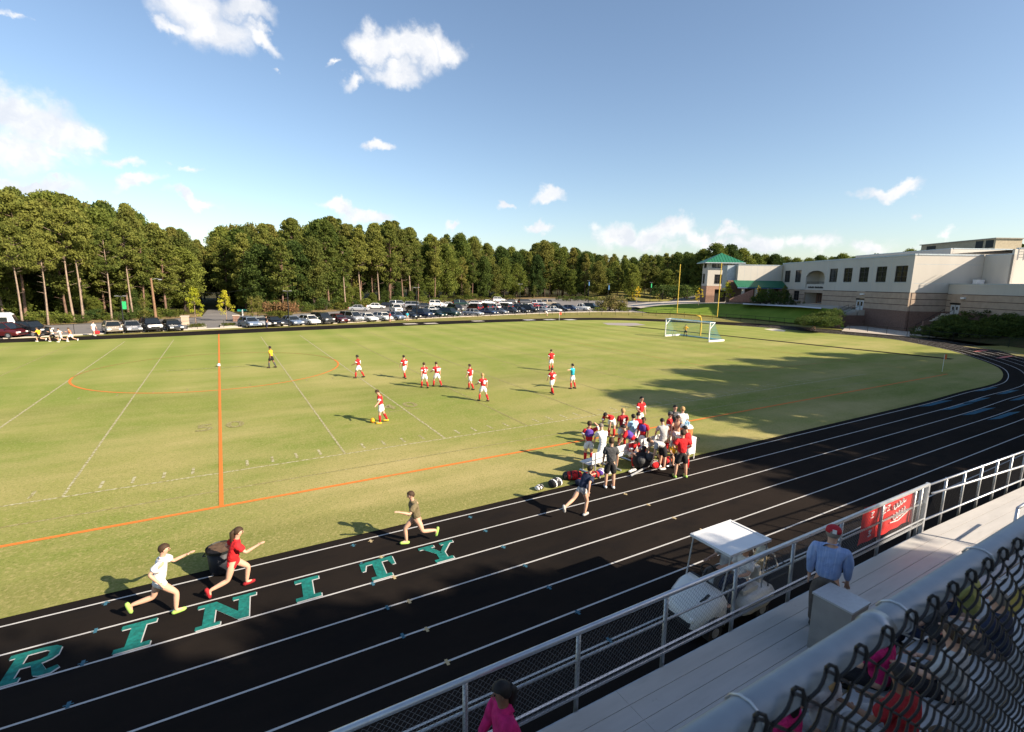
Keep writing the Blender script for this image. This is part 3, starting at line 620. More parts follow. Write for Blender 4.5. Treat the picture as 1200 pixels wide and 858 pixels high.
def wallbox(mb, P0, d, n, t0, t1, z0, z1, out, th, m=None):
    """box on a wall: runs t0..t1 along d, its face `out` metres proud of the wall plane (n = outward), th thick"""
    c = P0+d*((t0+t1)/2)+n*(out-th/2)+Z3*((z0+z1)/2)
    mb.obox(c, (d, n, Z3), ((t1-t0)/2, th/2, (z1-z0)/2), m)
def holed(mb, P0, d, n, t0, t1, z0, z1, holes, th=.35, m=None):
    """wall with rectangular openings, built of butted boxes"""
    ts = sorted({t0, t1, *[h[0] for h in holes], *[h[1] for h in holes]})
    for a, b in zip(ts, ts[1:]):
        hs = sorted([h for h in holes if h[0] <= a+1e-6 and h[1] >= b-1e-6], key=lambda h: h[2]); z = z0
        for h in hs:
            if h[2] > z: wallbox(mb, P0, d, n, a, b, z, h[2], 0, th, m)
            z = h[3]
        if z < z1: wallbox(mb, P0, d, n, a, b, z, z1, 0, th, m)
def window(parent, P0, d, n, t0, t1, z0, z1, nx=2, nz=3, blind=False, name='window'):
    fr = MB(); w = .09
    wallbox(fr, P0, d, n, t0, t1, z0, z0+w, -.08, .12); wallbox(fr, P0, d, n, t0, t1, z1-w, z1, -.08, .12)
    for i in range(nx+1):
        t = t0+w/2+(t1-t0-w)*i/nx; wallbox(fr, P0, d, n, t-w/2, t+w/2, z0+w, z1-w, -.083, .11)
    for j in range(1, nz):
        z = z0+(z1-z0)*j/nz
        for i in range(nx): wallbox(fr, P0, d, n, t0+w+(t1-t0-w)*i/nx, t0+(t1-t0-w)*(i+1)/nx, z-.03, z+.03, -.086, .09)
    f = fr.build(name, M_wframe, parent)
    pn = MB(); wallbox(pn, P0, d, n, t0, t1, z0, z1, -.17, .02); pn.build('pane', M_pane, f)
    if blind: bl = MB(); wallbox(bl, P0, d, n, t0+.1, t1-.1, z0+.15, z1-(z1-z0)*.35, -.20, .02); bl.build('blind', M_paneb, f)
    sl = MB(); wallbox(sl, P0, d, n, t0-.06, t1+.06, z0-.09, z0, .05, .22); sl.build('sill', M_coping, f)
    return f
sch = empty('school_building', (0, 0, 0), 0, 'long two storey school wing with pale panels over brown brick and square windows', 'building')
nA = -B3; nB = -A3
wins = [(38.6, 41.1), (33.8, 36.3), (20.2, 22.8), (15.5, 18.1), (10.8, 13.4), (6.1, 8.7), (1.2, 4.0)]
up = MB(); holed(up, C1, A3, nA, 0, 42.5, 6.62, 12.75, [(a, b, 8.35, 11.12) for a, b in wins]+[(24.4, 31.6, 6.95, 10.15)])
# arch head: spandrels between the rectangular top and the arc
ac, aw = 28.0, 3.6
seg_n = 12
for i in range(seg_n):
    t0 = 24.4+7.2*i/seg_n; t1 = 24.4+7.2*(i+1)/seg_n
    z0 = 9.5+1.35*math.sqrt(max(0, 1-((t0-ac)/aw)**2)); z1 = 9.5+1.35*math.sqrt(max(0, 1-((t1-ac)/aw)**2))
    for (za, zb, ta, tb) in ((z0, z1, t0, t1),):
        q = [C1+A3*ta+Z3*za, C1+A3*tb+Z3*zb, C1+A3*tb+Z3*10.86, C1+A3*ta+Z3*10.86]
        up.add(q+[p-nA*.35 for p in q], [(0, 1, 2, 3), (7, 6, 5, 4), (0, 4, 5, 1), (3, 2, 6, 7)])
up.v = up.v
up2 = MB(); holed(up2, C1, A3, nA, 0, 42.5, 6.62, 12.75, [(a, b, 8.35, 11.12) for a, b in wins]+[(24.4, 31.6, 6.95, 10.86)]); k0 = len(up2.v)
nb = len(up.v)-8*seg_n; up2.v += up.v[nb:]; up2.f += [tuple(i-nb+k0 for i in f) for f in up.f[-4*seg_n:]]; up2.m += [0]*4*seg_n
holed(up2, C1, B3, nB, .35, 30, 6.62, 12.75, [])
up2.build('upper_wall', M_stucco, sch)
lw = MB(); lowh = [(38.3, 40.3, 4.1, 6.35), (33.7, 36.0, 4.1, 6.35), (11.0, 13.2, 2.9, 5.3), (24.5, 31.5, 3.7, 6.0)]
holed(lw, C1+nA*.06, A3, nA, 0, 42.5, 3.5, 6.6, lowh); holed(lw, C1+nB*.06, B3, nB, .35, 12, 3.5, 6.6, [])
lw.build('tan_block_wall', M_tanb, sch)
lb = MB(); holed(lb, C1+nA*.09, A3, nA, 0, 42.5, -.5, 3.49, [(11.0, 13.2, 2.9, 3.49)]); holed(lb, C1+nB*.09, B3, nB, .35, 12, -.5, 3.49, []); lb.build('brown_brick_base', M_brown, sch)
bd = MB()
for z in (4.45, 5.45, 6.5):
    for t0, t1 in ((0, 10.9), (13.3, 24.4), (31.6, 33.6), (36.1, 38.2), (40.4, 42.5)): wallbox(bd, C1, A3, nA, t0, t1, z, z+.10, .075, .05)
    wallbox(bd, C1, B3, nB, .4, 12, z, z+.10, .075, .05)
bd.build('brick_band', M_band, sch)
cp = MB(); wallbox(cp, C1, A3, nA, -.05, 42.55, 12.75, 13.0, .08, .5); wallbox(cp, C1, B3, nB, .45, 11.1, 12.75, 13.0, .08, .5); cp.build('roof_coping', M_coping, sch)
rf = MB(); q = [C1, C1+A3*42.4, C1+A3*42.4+B3*30, C1+B3*30]; rf.poly([(p.x, p.y, 12.5) for p in [c+(A3+B3)*.3 for c in q]]); rf.build('roof', M_roof, sch)
jn = MB()
for t in (5.1, 9.8, 14.5, 19.2, 23.5, 32.6, 37.5): wallbox(jn, C1, A3, nA, t-.025, t+.025, 6.7, 12.7, .004, .03)
for z in (8.15, 11.3): wallbox(jn, C1, B3, nB, .4, 10.9, z-.03, z+.03, .004, .03)
jn.build('panel_joint', M_coping, sch)
for i, (a, b) in enumerate(wins): window(sch, C1, A3, nA, a, b, 8.35, 11.12, 2, 3, i in (3, 2))
for a, b in ((38.3, 40.3), (33.7, 36.0)): window(sch, C1+nA*.06, A3, nA, a, b, 4.1, 6.35, 2, 3)
rec = MB(); wallbox(rec, C1, A3, nA, 24.4, 31.6, 3.6, 10.9, -3.0, .2); wallbox(rec, C1, A3, nA, 24.2, 24.4, 3.6, 10.9, -.35, 2.8); wallbox(rec, C1, A3, nA, 31.6, 31.8, 3.6, 10.9, -.35, 2.8); wallbox(rec, C1, A3, nA, 24.4, 31.6, 6.62, 6.9, -.35, 2.7)
arc = rec.build('arched_balcony', M_stucco, sch)
par = MB(); wallbox(par, C1, A3, nA, 24.45, 31.55, 6.96, 7.9, -.25, .2); par.build('parapet', M_stucco, arc)
rl = MB(); wallbox(rl, C1, A3, nA, 24.45, 31.55, 8.35, 8.42, -.3, .05)
for i in range(15): wallbox(rl, C1, A3, nA, 24.6+i*.48, 24.64+i*.48, 7.9, 8.35, -.3, .04)
rl.build('railing', M_dark, arc); window(sch, C1-nA*2.9, A3, nA, 25.3, 29.0, 7.2, 9.8, 4, 2)
window(sch, C1-nA*2.6, A3, nA, 25.1, 28.0, 3.75, 5.8, 3, 1, name='entrance_glazing'); window(sch, C1-nA*2.6, A3, nA, 29.0, 30.6, 3.9, 5.8, 2, 1)
bw = MB(); wallbox(bw, C1, A3, nA, 24.5, 31.5, 3.6, 6.6, -2.75, .1); bw.build('recess_brick', M_brown, sch)
lt = MB()                                                   # dark raised lettering strip over the entrance
for i in range(17):
    if i in (9,): continue
    wallbox(lt, C1, A3, nA, 24.7+i*.34, 24.92+i*.34, 7.02, 7.30+.06*(i % 3), .03, .05)
lt.build('wall_lettering', M_dark, sch)
def steel_door(parent, P0, d, n, t0, t1, z0, z1):
    dr = MB(); wallbox(dr, P0, d, n, t0+.05, t1-.05, z0, z1-.35, -.05, .06); o = dr.build('door', M_doorw, parent)
    gl = MB(); mid = (t0+t1)/2
    for a, b in ((t0+.35, mid-.2), (mid+.2, t1-.35)): wallbox(gl, P0, d, n, a, b, z0+.95, z1-.65, -.045, .02)
    gl.build('door_glass', M_pane, o); hd = MB(); wallbox(hd, P0, d, n, mid-.04, mid+.04, z0+.05, z1-.4, -.044, .02); hd.build('door_joint', M_dark, o)
    tp = MB(); wallbox(tp, P0, d, n, t0-.1, t1+.1, z1-.30, z1-.05, .05, .1); tp.build('door_canopy', M_dark, o)
steel_door(sch, C1+nA*.06, A3, nA, 11.0, 13.2, 2.9, 5.3)
wl = MB(); wallbox(wl, C1, A3, nA, 11.1, 12.0, 5.95, 6.2, .35, .3); wl.build('wall_lamp', M_white, sch)
# middle block with the green awning roof
P2 = C1+A3*42.0
mid = empty('assembly_block', (0, 0, 0), 0, 'low pale windowless block with a green sloping awning between tower and school wing', 'building')
mw = MB(); wallbox(mw, P2, -B3, -A3, .3, 11.2, 8.6, 12.3, 0, 3); mw.build('upper_wall', M_stucco, mid)
mc = MB(); wallbox(mc, P2, -B3, -A3, .25, 11.25, 12.3, 12.5, .06, 3.1); mc.build('roof_coping', M_coping, mid)
mj = MB()
for i in range(1, 7): wallbox(mj, P2, -B3, -A3, i*1.6-.02, i*1.6+.02, 8.62, 12.28, .003, .03)
mj.build('panel_joint', M_coping, mid)
ms = MB(); wallbox(ms, P2, -B3, -A3, 11.26, 13.4, 6.0, 12.3, -1.2, 3); ms.build('side_wall', M_coping, mid)
def onA(t, o, z): return P2-B3*t-A3*o+Z3*z
gr = MB(); q = [onA(0, .01, 8.6), onA(12.2, .01, 8.6), onA(12.2, 2.9, 7.0), onA(0, 2.9, 7.0)]; gr.add(q+[p-Z3*.18 for p in q], [(0, 1, 2, 3), (7, 6, 5, 4), (0, 4, 5, 1), (1, 5, 6, 2), (2, 6, 7, 3), (3, 7, 4, 0)])
for i in range(25):
    t = .1+i*.5; a, b = onA(t, .02, 8.62), onA(t, 2.88, 7.03); gr.tube(a, b, .03, 4)
gr.build('awning_roof', M_groof, mid)
gt = MB(); wallbox(gt, P2-A3*2.85, -B3, -A3, 0, 12.2, 6.7, 6.85, .15, .16); gt.build('gutter', mat('blue_gutter', (.10, .15, .30), .4), mid)
for t in (1.4, 4.4, 7.4, 10.6): c = MB(); wallbox(c, P2-A3*2.5, -B3, -A3, t-.28, t+.28, 3.4, 6.7, .2, .5, M_stucco if t > 3 else M_brown); c.build('column', None, mid)
bk_ = MB(); wallbox(bk_, P2, -B3, -A3, .3, 13.4, 3.0, 8.59, -.3, .4); bk_.build('brick_back_wall', M_brown, mid)
gb = MB(); onq = [onA(9.0, 4.5, 3.4), onA(14.5, 4.5, 3.4), onA(14.5, 4.5, 4.0), onA(9.0, 4.5, 6.4)]
gb.add(onq+[p+A3*.4 for p in onq], [(0, 1, 2, 3), (7, 6, 5, 4), (3, 2, 6, 7), (1, 5, 6, 2), (0, 3, 7, 4), (0, 4, 5, 1)]); gb.build('ramp_wall', mat('pinkish_brick', (.30, .16, .12), .9, 0, .2, 4), mid)
# tower
TD = 148.0; T0 = atD(827.8, TD); T0.z = 0
def t_for(px, P0, d):
    q = ray(px, 345); det = q.x*(-d.y)+d.x*q.y; rx, ry = P0.x-CAM.x, P0.y
    return (q.x*ry-q.y*rx)/(q.y*d.x-q.x*d.y)
tw = t_for(862.5, T0, B3); tl = t_for(821.3, T0, A3)
def zT(py): return zat(829, py, math.hypot(T0.x-CX, T0.y))
zb, ze = zT(335), zT(307.5); 
twr = empty('clock_style_tower', (0, 0, 0), 0, 'square pale tower with a green pyramid roof on a brick base', 'tower')
twr.name = 'roof_tower'
n1, n2 = -A3, -B3
u = MB(); holed(u, T0, B3, n1, 0, tw, zb, ze-1.5, [(1.9, 5.6, zb+.6, zb+3.1)]); holed(u, T0, A3, n2, .35, tl, zb, ze-1.5, [(2.0, 4.2, zb+.6, zb+3.3)])
holed(u, T0+A3*tl+B3*tw, -B3, A3, 0, tw, zb, ze-1.5, []); holed(u, T0+B3*tw, A3, B3, .35, tl-.35, zb, ze-1.5, []); u.build('upper_wall', M_stucco, twr)
window(twr, T0, B3, n1, 1.9, 5.6, zb+.6, zb+3.1, 4, 3); window(twr, T0, A3, n2, 2.0, 4.2, zb+.6, zb+3.3, 2, 3)
c = MB()
for tt in (0, tw-1.0): wallbox(c, T0, B3, n1, tt, tt+1.0, ze-1.5, ze, 0, .6)
wallbox(c, T0, B3, n1, tw/2-.3, tw/2+.3, ze-1.5, ze, 0, .4); wallbox(c, T0, A3, n2, .61, 1.2, ze-1.5, ze, 0, .5); wallbox(c, T0, A3, n2, tl-.8, tl, ze-1.5, ze, 0, .5); c.build('lantern_post', M_stucco, twr)
window(twr, T0, B3, n1, 1.0, tw/2-.3, ze-1.45, ze-.05, 3, 1); window(twr, T0, B3, n1, tw/2+.3, tw-1.0, ze-1.45, ze-.05, 3, 1); window(twr, T0, A3, n2, 1.2, tl-.8, ze-1.45, ze-.05, 3, 1)
l = MB(); holed(l, T0+n1*.05+n2*.05, B3, n1, 0, tw+.1, 1.0, zb, [(2.3, 5.6, 1.2, zb-.9)]); holed(l, T0+n1*.05+n2*.05, A3, n2, .35, tl, 1.0, zb, []); l.build('tan_brick_wall', mat('tower_tan_brick', (.36, .22, .16), .9, 0, .12, 2), twr)
l = MB(); wallbox(l, T0, B3, n1, -.1, 2.2, 1.0, zb-2.6, .12, .2); wallbox(l, T0, B3, n1, 5.7, tw+.1, 1.0, zb-2.6, .12, .2); wallbox(l, T0, A3, n2, .1, tl, 1.0, zb-2.6, .12, .2); l.build('brown_brick_base', M_brown, twr)
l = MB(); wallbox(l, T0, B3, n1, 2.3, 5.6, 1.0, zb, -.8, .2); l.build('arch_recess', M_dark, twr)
for tt in (-.02,):
    l = MB(); wallbox(l, T0, B3, n1, 0, tw, zb, zb+.18, .07, .1); wallbox(l, T0, A3, n2, .1, tl, zb, zb+.18, .07, .1); l.build('belt_course', M_stucco, twr)
ov = 1.3; apex = T0+A3*tl/2+B3*tw/2; zr = zat(842, 296.5, math.hypot(apex.x-CX, apex.y))
q = [T0-A3*ov-B3*ov, T0-A3*ov+B3*(tw+ov), T0+A3*(tl+ov)+B3*(tw+ov), T0+A3*(tl+ov)-B3*ov]
r_ = MB(); r_.add([p+Z3*ze for p in q]+[apex+Z3*zr], [(0, 1, 4), (1, 2, 4), (2, 3, 4), (3, 0, 4), (3, 2, 1, 0)])
for i in range(14):
    t = (i+.5)/14; a = q[0].lerp(q[1], t)+Z3*(ze+.03); rr = min(1, 2*min(t, 1-t)); b = a.lerp(q[0].lerp(q[1], .5)+Z3*ze, 0); e = a+(apex+Z3*(zr)-(q[0].lerp(q[1], .5)+Z3*ze))*rr; r_.tube(a, e+Z3*.02, .03, 4)
r_.build('pyramid_roof', M_groof, twr)
e = MB(); wallbox(e, T0-A3*ov, B3, n1, -ov, tw+ov, ze-.25, ze-.003, .05, .2); wallbox(e, T0-B3*ov, A3, n2, -ov+.16, tl+ov, ze-.25, ze-.003, .05, .2); e.build('eave_trim', M_coping, twr)
# wing C (low, shaded) and the gymnasium block
P3 = C1+B3*6.2
wg = empty('low_wing', (0, 0, 0), 0, 'low shaded brick wing with white double doors beside the steps', 'building')
w_ = MB(); wallbox(w_, P3, -A3, -B3, .1, 32, 6.5, 8.05, 0, .4); w_.build('upper_band', M_stucco, wg)
w_ = MB(); holed(w_, P3-B3*.05, -A3, -B3, .1, 32, 3.6, 6.5, [(1.0, 2.8, 3.0, 5.1)], .45); w_.build('tan_block_wall', M_tanb, wg)
w_ = MB(); holed(w_, P3-B3*.08, -A3, -B3, .1, 32, -.5, 3.6, [(1.0, 2.8, 3.0, 3.6)], .45); w_.build('brown_brick_base', M_brown, wg)
w_ = MB(); q = [P3-B3*.05-A3*.1, P3-A3*32-B3*.05, P3-A3*32+B3*30, P3+B3*30-A3*.1]; w_.poly([(p.x, p.y, 7.75) for p in q]); w_.build('roof', M_roof, wg)
w_ = MB(); wallbox(w_, P3, -A3, -B3, .1, 32, 8.05, 8.2, .04, .5); w_.build('roof_coping', M_coping, wg)
w_ = MB()
for z in (4.4, 5.4, 6.42):
    for t0, t1 in ((.15, .9), (2.9, 32)): wallbox(w_, P3, -A3, -B3, t0, t1, z, z+.08, .075, .05)
w_.build('brick_band', M_band, wg); steel_door(wg, P3-B3*.05, -A3, -B3, 1.0, 2.8, 3.0, 5.1)
w_ = MB(); wallbox(w_, P3, -A3, -B3, 3.0, 3.7, 5.75, 6.05, .35, .3); w_.build('wall_lamp', M_white, wg)
gym = empty('gymnasium', (0, 0, 0), 0, 'tall pale gymnasium volume rising behind the low wing', 'building')
P4 = C1+B3*11.3; P5 = P4-A3*5
g_ = MB(); wallbox(g_, P4-A3*.05, -A3, -B3, 0, 4.95, 7.78, 12.75, 0, .4); wallbox(g_, P5, B3, -A3, .0, 24, 7.78, 13.6, .0, .4); g_.build('wall', M_stucco, gym)
g_ = MB(); wallbox(g_, P4-A3*.1, -A3, -B3, 0, 4.85, 12.75, 12.95, .05, .45); wallbox(g_, P5, B3, -A3, .5, 24, 13.6, 13.8, .05, .45); g_.build('roof_coping', M_coping, gym)
P6 = P4+B3*.5+A3*7.5
g_ = MB(); wallbox(g_, P6, A3, -B3, 0, 26, 12.5, 14.4, 0, .4); wallbox(g_, P6, B3, -A3, .35, 24, 12.5, 14.4, 0, .4); g_.build('rear_volume', M_stucco, gym)
g_ = MB(); wallbox(g_, P6, A3, -B3, 0, 26, 14.4, 14.55, .05, .45); wallbox(g_, P6, B3, -A3, .4, 24, 14.4, 14.55, .05, .45); q = [P6, P6+A3*26, P6+A3*26+B3*24, P6+B3*24]; g_.poly([(p.x, p.y, 14.3) for p in q]); q = [P5, P5+A3*12, P5+A3*12+B3*24, P5+B3*24]; g_.poly([(p.x, p.y, 13.5) for p in q]); g_.build('roof_trim', M_coping, gym)
g_ = MB(); q = P5-A3*.05
g_ = MB(); wallbox(g_, P4-A3*.35, B3, -A3, -1.8, -.5, 7.76, 8.9, .9, .7); g_.build('rooftop_vent', M_white, gym)
# penthouse and ladder
pc = atD(1125, 150, 0); z1p, z0p = zat(1125, 285.5, 150), zat(1125, 296, 150)
ph = empty('rooftop_penthouse', (0, 0, 0), 0, 'long tan louvred plant box on the far roof above the school corner', 'plant box')
b_ = MB(); b_.obox(V((pc.x, pc.y, (z1p+z0p)/2-.3)), (A3, B3, Z3), (9.5, 2.6, (z1p-z0p)/2+.5)); b_.build('casing', mat('tan_metal', (.36, .30, .20), .6), ph)
b_ = MB(); b_.obox(V((pc.x, pc.y, z1p+.28)), (A3, B3, Z3), (9.8, 2.9, .08)); b_.build('lid', mat('tan_metal_trim', (.30, .27, .22), .6), ph)
b_ = MB(); 
for tt in (-8.2, -5.9): b_.obox(V((pc.x, pc.y, (z1p+z0p)/2+.2))+A3*tt-B3*2.6, (A3, B3, Z3), (.85, .05, .75))
b_.obox(V((pc.x, pc.y, (z1p+z0p)/2+.1))+A3*6.5-B3*2.6, (A3, B3, Z3), (1.3, .05, .7)); b_.build('louvre', M_dark, ph)
ld = empty('roof_ladder', (0, 0, 0), 0, 'pale roof access ladder cage standing up from the gymnasium roof edge', 'ladder')
b_ = MB(); d0 = 86
p0 = P5+B3*1.6-A3*.5
for s_ in (0, .9): b_.tube(p0+B3*s_+Z3*12.6, p0+B3*s_+Z3*15.3, .05, 6)
for j in range(6): b_.tube(p0+Z3*(13.0+j*.42), p0+B3*.9+Z3*(13.0+j*.42), .03, 5)
b_.build('rails', M_gal, ld); b_ = MB(); b_.tube(p0+Z3*15.3-A3*.0, p0+Z3*15.3+A3*1.2, .04, 5); b_.tube(p0+B3*.9+Z3*15.3, p0+B3*.9+Z3*15.3+A3*1.2, .04, 5); b_.build('hoop', M_gal, ld)
# terrain block under the buildings, steps and retaining wall
mb = MB(); q = [C1-nA*.2+A3*14.2, C1-nA*.2+A3*50, C1+A3*50+nA*2.6, C1+A3*14.2+nA*2.6]; mb.prism([(p.x, p.y) for p in q], -.05, 3.5); tag(mb.build('plaza_terrace', M_conc), kind='structure')
stp = empty('entrance_steps', (0, 0, 0), 0, 'pale concrete steps with dark handrails going up to the white school door', 'steps')
s_ = MB(); n = 15
for i in range(n):
    z = 2.85*(1-i/n)+.25; o0 = 1.2+i*.36
    s_.obox(C1+A3*12.1+nA*(o0+.18 if i else .68)+Z3*(z/2-.1), (A3, nA, Z3), (1.8, .18 if i else .62, z/2+.1))
s_.build('treads', M_conc, stp)
s_ = MB()
for side in (-1.9, 1.9):
    s_.obox(C1+A3*(12.1+side)+nA*3.3+Z3*1.0, (A3, nA, Z3), (.12, 3.2, 1.1))
s_.build('side_wall', M_brown, stp)
for side in (-1.75, 0, 1.75):
    s_ = MB(); a = C1+A3*(12.1+side)+nA*1.0+Z3*3.95; b = C1+A3*(12.1+side)+nA*6.6+Z3*1.2; s_.tube(a, b, .035, 6); s_.tube(a-Z3*.9, a, .03, 6); s_.tube(b-Z3*.9, b, .03, 6); m_ = (a+b)/2; s_.tube(m_-Z3*.95, m_, .03, 6); s_.build('handrail', M_dark if side > -1 else M_green, stp)
rw_ = empty('retaining_wall', (0, 0, 0), 0, 'low brown brick retaining wall by the foot of the school steps', 'wall')
s_ = MB(); s_.obox(G(983, 383, .3)+A3*1.5+Z3*.9, (A3, nA, Z3), (1.6, .25, 1.2)); s_.build('brickwork', M_brown, rw_)
s_ = MB(); s_.obox(G(983, 383, .3)+A3*1.5+Z3*2.16, (A3, nA, Z3), (1.7, .32, .06)); s_.build('coping', M_band, rw_)
mb = MB(); q = [G(*c, .12) for c in ((986, 388), (1066, 394.5), (1066, 384.5), (1040, 379), (996, 379))]; mb.poly([(p.x, p.y, .12) for p in q]); tag(mb.build('concrete_apron', M_conc), kind='structure')
st2 = empty('side_steps', (0, 0, 0), 0, 'pale concrete steps with a looped handrail climbing along the low wing', 'steps')
s_ = MB()
for i in range(10):
    z = 2.9*(1-i/10)+.4; s_.obox(P3-A3*(1.9)-B3*(1.0+.2+i*.42)+Z3*(z/2-.1), (B3, A3, Z3), (.21, .9, z/2+.1))
s_.build('treads', M_conc, st2)
s_ = MB(); s_.obox(P3-A3*1.9-B3*.5+Z3*1.3, (B3, A3, Z3), (.5, 1.2, 1.65)); s_.build('landing', M_conc, st2)
for sd_ in (-.9, .9):
    s_ = MB(); a = P3-A3*(1.9+sd_)-B3*.9+Z3*4.0; b = P3-A3*(1.9+sd_)-B3*5.2+Z3*1.3; s_.tube(a, b, .035, 6); s_.tube(b, b-Z3*.9, .03, 6); s_.tube(a, a-Z3*.9, .03, 6); s_.tube((a+b)/2, (a+b)/2-Z3*.95, .03, 6); s_.build('handrail', M_dark, st2)
s_ = MB(); s_.obox(P3-A3*3.1-B3*3.2+Z3*.9, (B3, A3, Z3), (2.6, .15, 1.2)); s_.build('side_wall', M_brown, st2)
mb = MB(); q = [C1+nA*1+A3*2, C1+B3*6-A3*.2, P3-A3*32-B3*.1, P3-A3*34-B3*6, P3-A3*8-B3*7.5, P3-A3*2-B3*9]
mb = MB(); rowsA = [P3-A3*t-B3*.1 for t in (3.4, 8, 16, 32)]; rowsB = [P3-A3*t-B3*o for t, o in ((3.6, 8.0), (8, 8), (16, 7), (32, 6))]
mb.strip([(p.x, p.y, 2.6) for p in rowsA], [(p.x, p.y, -.02) for p in rowsB]); tag(mb.build('planted_bank', M_floor), kind='structure')

# ------------------------------------------------------------------ goal, uprights, flag, field gear
gp = [V((GX+.15, CY-3.7, 0)), V((GX+.15, CY+3.7, 0))]
goal = empty('soccer_goal', (0, 0, 0), 0, 'white soccer goal with a blue net at the far end of the field', 'goal')
for P in gp: b_ = MB(); b_.tube(P, P+Z3*2.5, .075, 10); b_.build('post', M_white, goal)
b_ = MB(); b_.tube(gp[0]+Z3*2.5-V((0, .07, 0)), gp[1]+Z3*2.5+V((0, .07, 0)), .075, 10); b_.build('crossbar', M_white, goal)
for P in gp:
    b_ = MB(); b_.tube(P+Z3*2.5, P+V((1.0, 0, 2.5)), .05, 6); b_.tube(P+V((.05, 0, 1.7)), P+V((.9, 0, 2.45)), .045, 6); b_.build('top_bracket', M_white, goal)
    b_ = MB(); b_.obox(P+V((1.5, 0, .12)), (V((1, 0, 0)), V((0, 1, 0)), Z3), (1.5, .10, .11)); b_.build('base_weight', M_white, goal)
b_ = MB(); b_.tube(gp[0]+V((2.9, 0, .12)), gp[1]+V((2.9, 0, .12)), .09, 8); b_.build('rear_bar', mat('blue_bar', (.15, .33, .50), .5), goal)
net = MB(); M_net = mat('blue_net_cord', (.06, .36, .55), .7)
def netpt(u, v): # u 0..1 along y, v 0..1 from top back to the ground
    x = 1.0+1.9*(v**1.6); z = 2.5*(1-v)+.1; return gp[0]+V((x, 7.4*u, z))
for i in range(38):
    u = i/37; pts = [netpt(u, j/6) for j in range(7)]; net.loft([gp[0]+V((.05, 7.4*u, 2.5))]+pts, [.009]*8, 3, cap=False)
for j in range(13):
    v = j/12; net.tube(netpt(0, v), netpt(1, v), .009, 3)
for P, sy in ((gp[0], 0), (gp[1], 1)):
    for j in range(1, 12):
        z = 2.5*j/12; xx = 1.0+1.9*((1-z/2.5)**1.6); net.tube(P+V((.05, 0, z)), P+V((xx, 0, z)), .009, 3)
    for i in range(1, 12):
        x = 2.9*i/12; zz = 2.5 if x < 1 else 2.5*(1-((x-1)/1.9)**(1/1.6)); net.tube(P+V((x, 0, .05)), P+V((x, 0, zz)), .009, 3)
net.build('net', M_net, goal)
UP = G(820.5, 393.3); M_yp = mat('yellow_gloss_paint', (.60, .42, .07), .4, 0, .08)
fp = empty('football_goalpost', (0, 0, 0), 0, 'tall yellow football goalpost standing behind the soccer goal', 'goalpost')
UX = UP.x-1.2
b_ = MB(); b_.loft([UP, UP+Z3*2.0, UP+V((-.3, 0, 2.8)), V((UX, UP.y, 3.05))], [.12]*4, 10); b_.build('gooseneck', M_yp, fp)
b_ = MB(); b_.tube(V((UX, UP.y-3.55, 3.05)), V((UX, UP.y+3.55, 3.05)), .075, 8); b_.build('crossbar', M_yp, fp)
for s in (-1, 1): b_ = MB(); b_.tube(V((UX, UP.y+s*3.55, 3.05)), V((UX, UP.y+s*3.55, zat(820, 309, math.hypot(UX-CX, UP.y)))), .06, 8); b_.build('upright', M_yp, fp)
cf = G(1104, 435.6); fl = empty('corner_flag', cf, 0, 'orange corner flag on a thin pole in the tree shade', 'flag')
b_ = MB(); b_.tube((0, 0, 0), (0, 0, 1.55), .018, 6); b_.build('pole', M_white, fl); b_ = MB(); b_.prism([(0.02, -.01), (.02, .01), (.55, .03), (.55, .01)], 1.1, 1.55); b_.build('pennant', M_orng, fl)
cf = G(655.3, 375.5); fl = empty('corner_flag', cf, 0, 'small red flag beside the far track in front of the parked cars', 'flag')
b_ = MB(); b_.tube((0, 0, 0), (0, 0, 1.6), .025, 6); b_.build('pole', M_white, fl); b_ = MB(); b_.prism([(0.02, -.01), (.02, .01), (.5, .03), (.5, .01)], 1.1, 1.6); b_.build('pennant', mat('red_flag', (.7, .05, .02)), fl)
def ball(p, m, label, r=.12):
    o = empty('soccer_ball', p, 0, label, 'ball'); b = MB(); b.ball((0, 0, r), r, None, 14, 10); b.build('panels', m, o, True)
    d = MB()
    for i in range(9):
        a = i*2.4; zz = -0.9+i*.22; rr = math.sqrt(max(0, 1-zz*zz)); c = V((rr*math.cos(a), rr*math.sin(a), zz))*r+V((0, 0, r)); nn = (c-V((0, 0, r))).normalized(); x, y = basis(nn); d.add([c+nn*.003+(x*math.cos(k*1.2566)+y*math.sin(k*1.2566))*r*.3 for k in range(5)], [(0, 1, 2, 3, 4)])
    d.build('patch', M_blackc if m != M_yelc else M_orng, o); return o
ball(G(437, 495.5), M_yelc, 'yellow ball at the feet of the player about to pass', .13); ball(G(256.5, 429.8), M_wpaint, 'white ball resting on the centre spot', .14)
ball(G(457, 575)*0+V((18.75, 18.0, 1.05)), M_wpaint, 'white ball tucked under the arm of the player behind the bench', .12)

